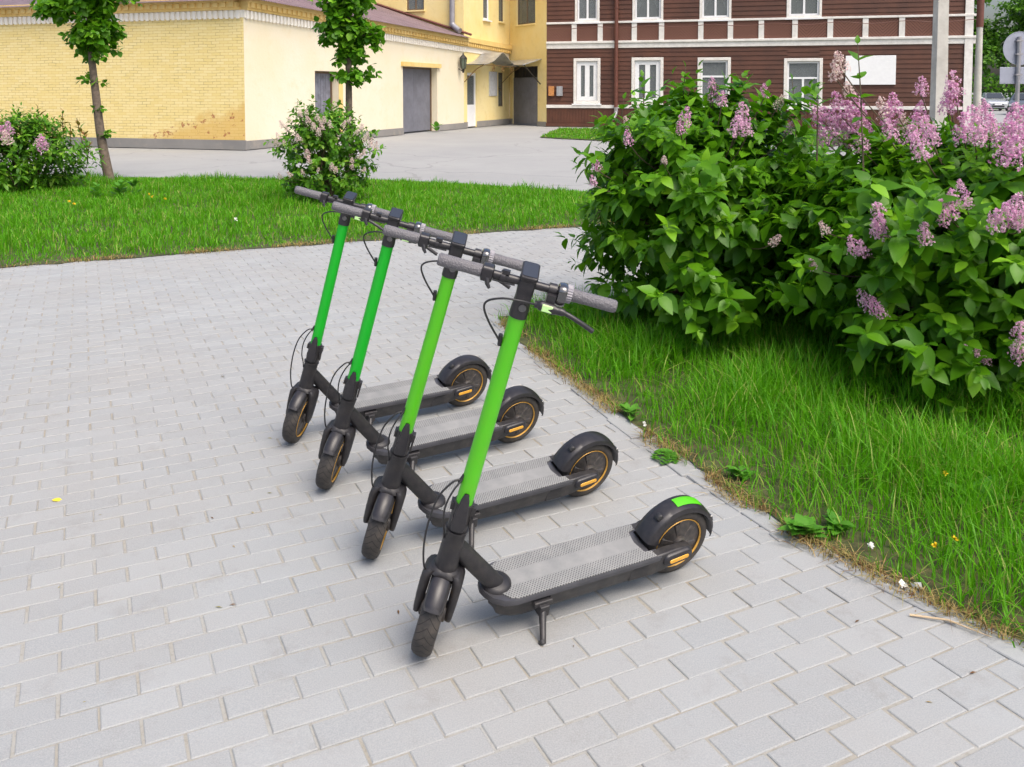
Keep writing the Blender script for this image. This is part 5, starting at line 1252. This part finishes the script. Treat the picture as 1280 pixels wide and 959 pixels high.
    mb.loft([[Vector((x, y, z)) for x, y in rrect(hx, hy, .008, 4)] for z, hx, hy in ((1.090, .018, .020), (1.112, .021, .022), (1.150, .022, .0225), (1.158, .020, .021))])
    nk = sp(mb, 'stem_head', M['plastic'], smooth=40)
    mb = MB(); mb.tube([(.018, .004, 1.078), (.030, .004, 1.078)], [.011, .010], 16); mb.build('head_bolt', M['gloss'], nk)
    bz = 1.138
    # bar, grips
    mb = MB(); mb.tube([(0, -.225, bz), (0, -.05, bz), (0, .05, bz), (0, .225, bz)], .0115, 18); sp(mb, 'handlebar', M['plastic'], smooth=60)
    for sy in (-1, 1):
        i0 = .118 if sy > 0 else .122
        mb = MB(); mb.tube([(0, sy * i0, bz), (0, sy * (i0 + .004), bz), (0, sy * .16, bz), (0, sy * .225, bz), (0, sy * .236, bz), (0, sy * .240, bz)], [.0160, .0172, .0163, .0172, .0165, .0135], 26); sp(mb, 'grip', M['grip'], smooth=60)
    # left: ridged bell ring, bell, brake lever
    mb = MB(); prof = []
    mb.loft([[Vector(((.0225 + (.0018 if k % 2 else 0)) * math.cos(2 * math.pi * k / 44), y, bz + (.0225 + (.0018 if k % 2 else 0)) * math.sin(2 * math.pi * k / 44))) for k in range(44)] for y in (.1045, .1195)])
    bl = sp(mb, 'bell', M['ridge'], smooth=0)
    mb = MB(); mb.loft([[Vector((x + .006, y, z + bz - .004)) for x, z in rrect(q, q * 1.08, q * .7, 5)] for q, y in ((.018, .080), (.0250, .083), (.0275, .092), (.0275, .101), (.0255, .1045))]); mb.build('bell_dome', M['gloss'], bl, smooth=50)
    mb = MB(); mb.tube([(0, .058, bz), (0, .078, bz)], .0175, 18); mb.box((.004, .056, bz - .036), (.034, .080, bz - .004))
    L_ = smoothpath([(.032, .032, bz - .038), (.036, .050, bz - .036), (.040, .082, bz - .037), (.046, .112, bz - .036), (.050, .150, bz - .046), (.050, .192, bz - .062)], 4)
    mb.tube([tuple(p) for p in L_], [.0095] * 3 + [.0135] * 6 + [.0105] * 3 + [.0065] * (len(L_) - 12), 12)
    lv = sp(mb, 'brake_lever', M['plastic'], smooth=50)
    mb = MB(); mb.box((.044, .050, bz - .045), (.0515, .078, bz - .027)); mb.build('lever_reflector', M['pale'], lv, smooth=0, bevel=.0015)
    # right: throttle block and clamp
    mb = MB(); mb.loft([[Vector((x, y, z + bz)) for x, z in rrect(q, q, q * .5, 4)] for q, y in ((.017, -.123), (.0215, -.120), (.0215, -.094), (.017, -.091))])
    mb.tube([(.014, -.105, bz - .010), (.024, -.100, bz - .022), (.028, -.092, bz - .031)], [.009, .006, .004], 8)
    sp(mb, 'throttle', M['plastic'], smooth=45)
    mb = MB(); mb.tube([(0, -.072, bz), (0, -.060, bz)], .0165, 16); mb.box((.0, -.070, bz + .012), (.014, -.050, bz + .022)); mb.tube([(0.004, -.09, bz - .014), (0.004, -.03, bz - .013)], .003, 6); sp(mb, 'bar_clamp', M['plastic'], smooth=45)
    # display
    mb = MB(); TD = Matrix.Translation((-.004, 0, 1.163)) @ Matrix.Rotation(R(16), 4, 'Y')
    mb.loft([[TD @ Vector((x, y, z)) for x, y in rrect(hx, hy, .008, 4)] for z, hx, hy in ((-.012, .026, .020), (.002, .036, .0235), (.010, .036, .0235), (.012, .034, .022))]); ds = sp(mb, 'display', M['plastic'], smooth=40)
    mb = MB(); mb.loft([[TD @ Vector((x, y, z)) for x, y in rrect(.031, .0195, .005, 4)] for z in (.011, .0135)]); mb.build('screen', M['gloss'], ds, smooth=30)
    # cables
    mb = MB(); P_ = smoothpath([(.034, .036, bz - .038), (.052, -.005, bz - .032), (.050, -.050, bz - .038), (.036, -.086, bz - .060), (.028, -.092, bz - .085), (.020, -.070, 1.015), (.012, -.036, .975), (.006, -.026, .962)], 6); mb.tube([tuple(p) for p in P_], .0029, 8)
    mb.tube([(.010, -.030, .985), (.004, -.0255, .952)], .006, 8); sp(mb, 'brake_cable', M['cable'], smooth=60)
    mb = MB(); P_ = smoothpath([(.010, -.024, .545), (.022, -.045, .536), (.034, -.070, .49), (.038, -.078, .42), (.036, -.074, .34), (.030, -.060, .275), (.020, -.048, .248)], 6); mb.tube([tuple(p) for p in P_], .0029, 8)
    mb.tube([(.008, -.020, .560), (.012, -.028, .535)], .005, 8); sp(mb, 'fork_cable', M['cable'], smooth=60)
    mb = MB(); P_ = smoothpath([(.010, -.022, .548), (.026, -.038, .520), (.032, -.048, .475), (.030, -.044, .425), (.020, -.034, .39), (.012, -.028, .36)], 6); mb.tube([tuple(p) for p in P_], .0026, 8); sp(mb, 'rear_cable', M['cable'], smooth=60)
    return s, parts
proto, steer_parts = make_scooter()
STEER = {o.name: (o.matrix_basis.copy()) for o in steer_parts}
SC = [(.5191, 2.8588, -152.15, -15.18, 59.4, 'lime green stemmed scooter nearest the camera, green sticker on its rear fender', 'lime'),
      (.2713, 3.4068, -149.6, -15.8, 59.65, 'lime green stemmed scooter second from the camera, behind the nearest one', 'lime'),
      (-.0012, 3.9343, -148.6, -14.73, 56.5, 'deeper green stemmed scooter third from the camera, with a plain black fender', 'green'),
      (-.2478, 4.3931, -148.4, -13.02, 53.9, 'scooter farthest from the camera, a green stem and leftmost front wheel', 'green')]
def copy_tree(o, parent=None):
    c = o.copy(); C.objects.link(c); c.parent = parent
    if parent is not None: c.matrix_parent_inverse = Matrix.Identity(4); c.matrix_basis = o.matrix_basis.copy()
    for ch in list(o.children): copy_tree(ch, c)
    return c
steer_names = {o.name for o in steer_parts}
roots = [proto] + [copy_tree(proto) for _ in SC[1:]]
inv0 = steer_m(0).inverted()
for i, (r_, sc) in enumerate(zip(roots, SC)):
    r_.matrix_world = Matrix.Translation((sc[0], sc[1], 0)) @ Matrix.Rotation(R(sc[2]), 4, 'Z') @ Matrix.Rotation(R(sc[3]), 4, 'X')
    tag(r_, label=sc[5], cat='scooter', group='electric scooters parked in a row')
    for ch in r_.children:
        if ch.name in steer_names or ch.name.rsplit('.', 1)[0] in {n.rsplit('.', 1)[0] for n in steer_names}:
            off = 5 if ch.name.split('.')[0] in ('fork', 'front_wheel', 'front_fender', 'fork_cable') else 0
            ch.matrix_basis = steer_m(R(sc[4] - off)) @ (inv0 @ ch.matrix_basis)
        if ch.name.split('.')[0] == 'stem' and sc[6] == 'green':
            ch.data = ch.data.copy(); ch.data.materials[0] = M['green']
# the green sticker on the nearest scooter's rear fender
fen = [c for c in proto.children if c.name.startswith('rear_fender')][0]
mb = MB(); rings = []
for i in range(9):
    a = R(80) + R(42) * i / 8; d = Vector((math.cos(a), 0, math.sin(a))); ro = .1425 + .0035; hw = .0180
    rings.append([Vector((.006, 0, .122)) + d * (ro + q) + Vector((0, y, 0)) for y, q in ((hw, -.0012), (hw * .5, .0004), (0, .001), (-hw * .5, .0004), (-hw, -.0012), (0, -.0015))])
mb.loft(rings); mb.build('fender_sticker', M['lime'], fen, smooth=50)
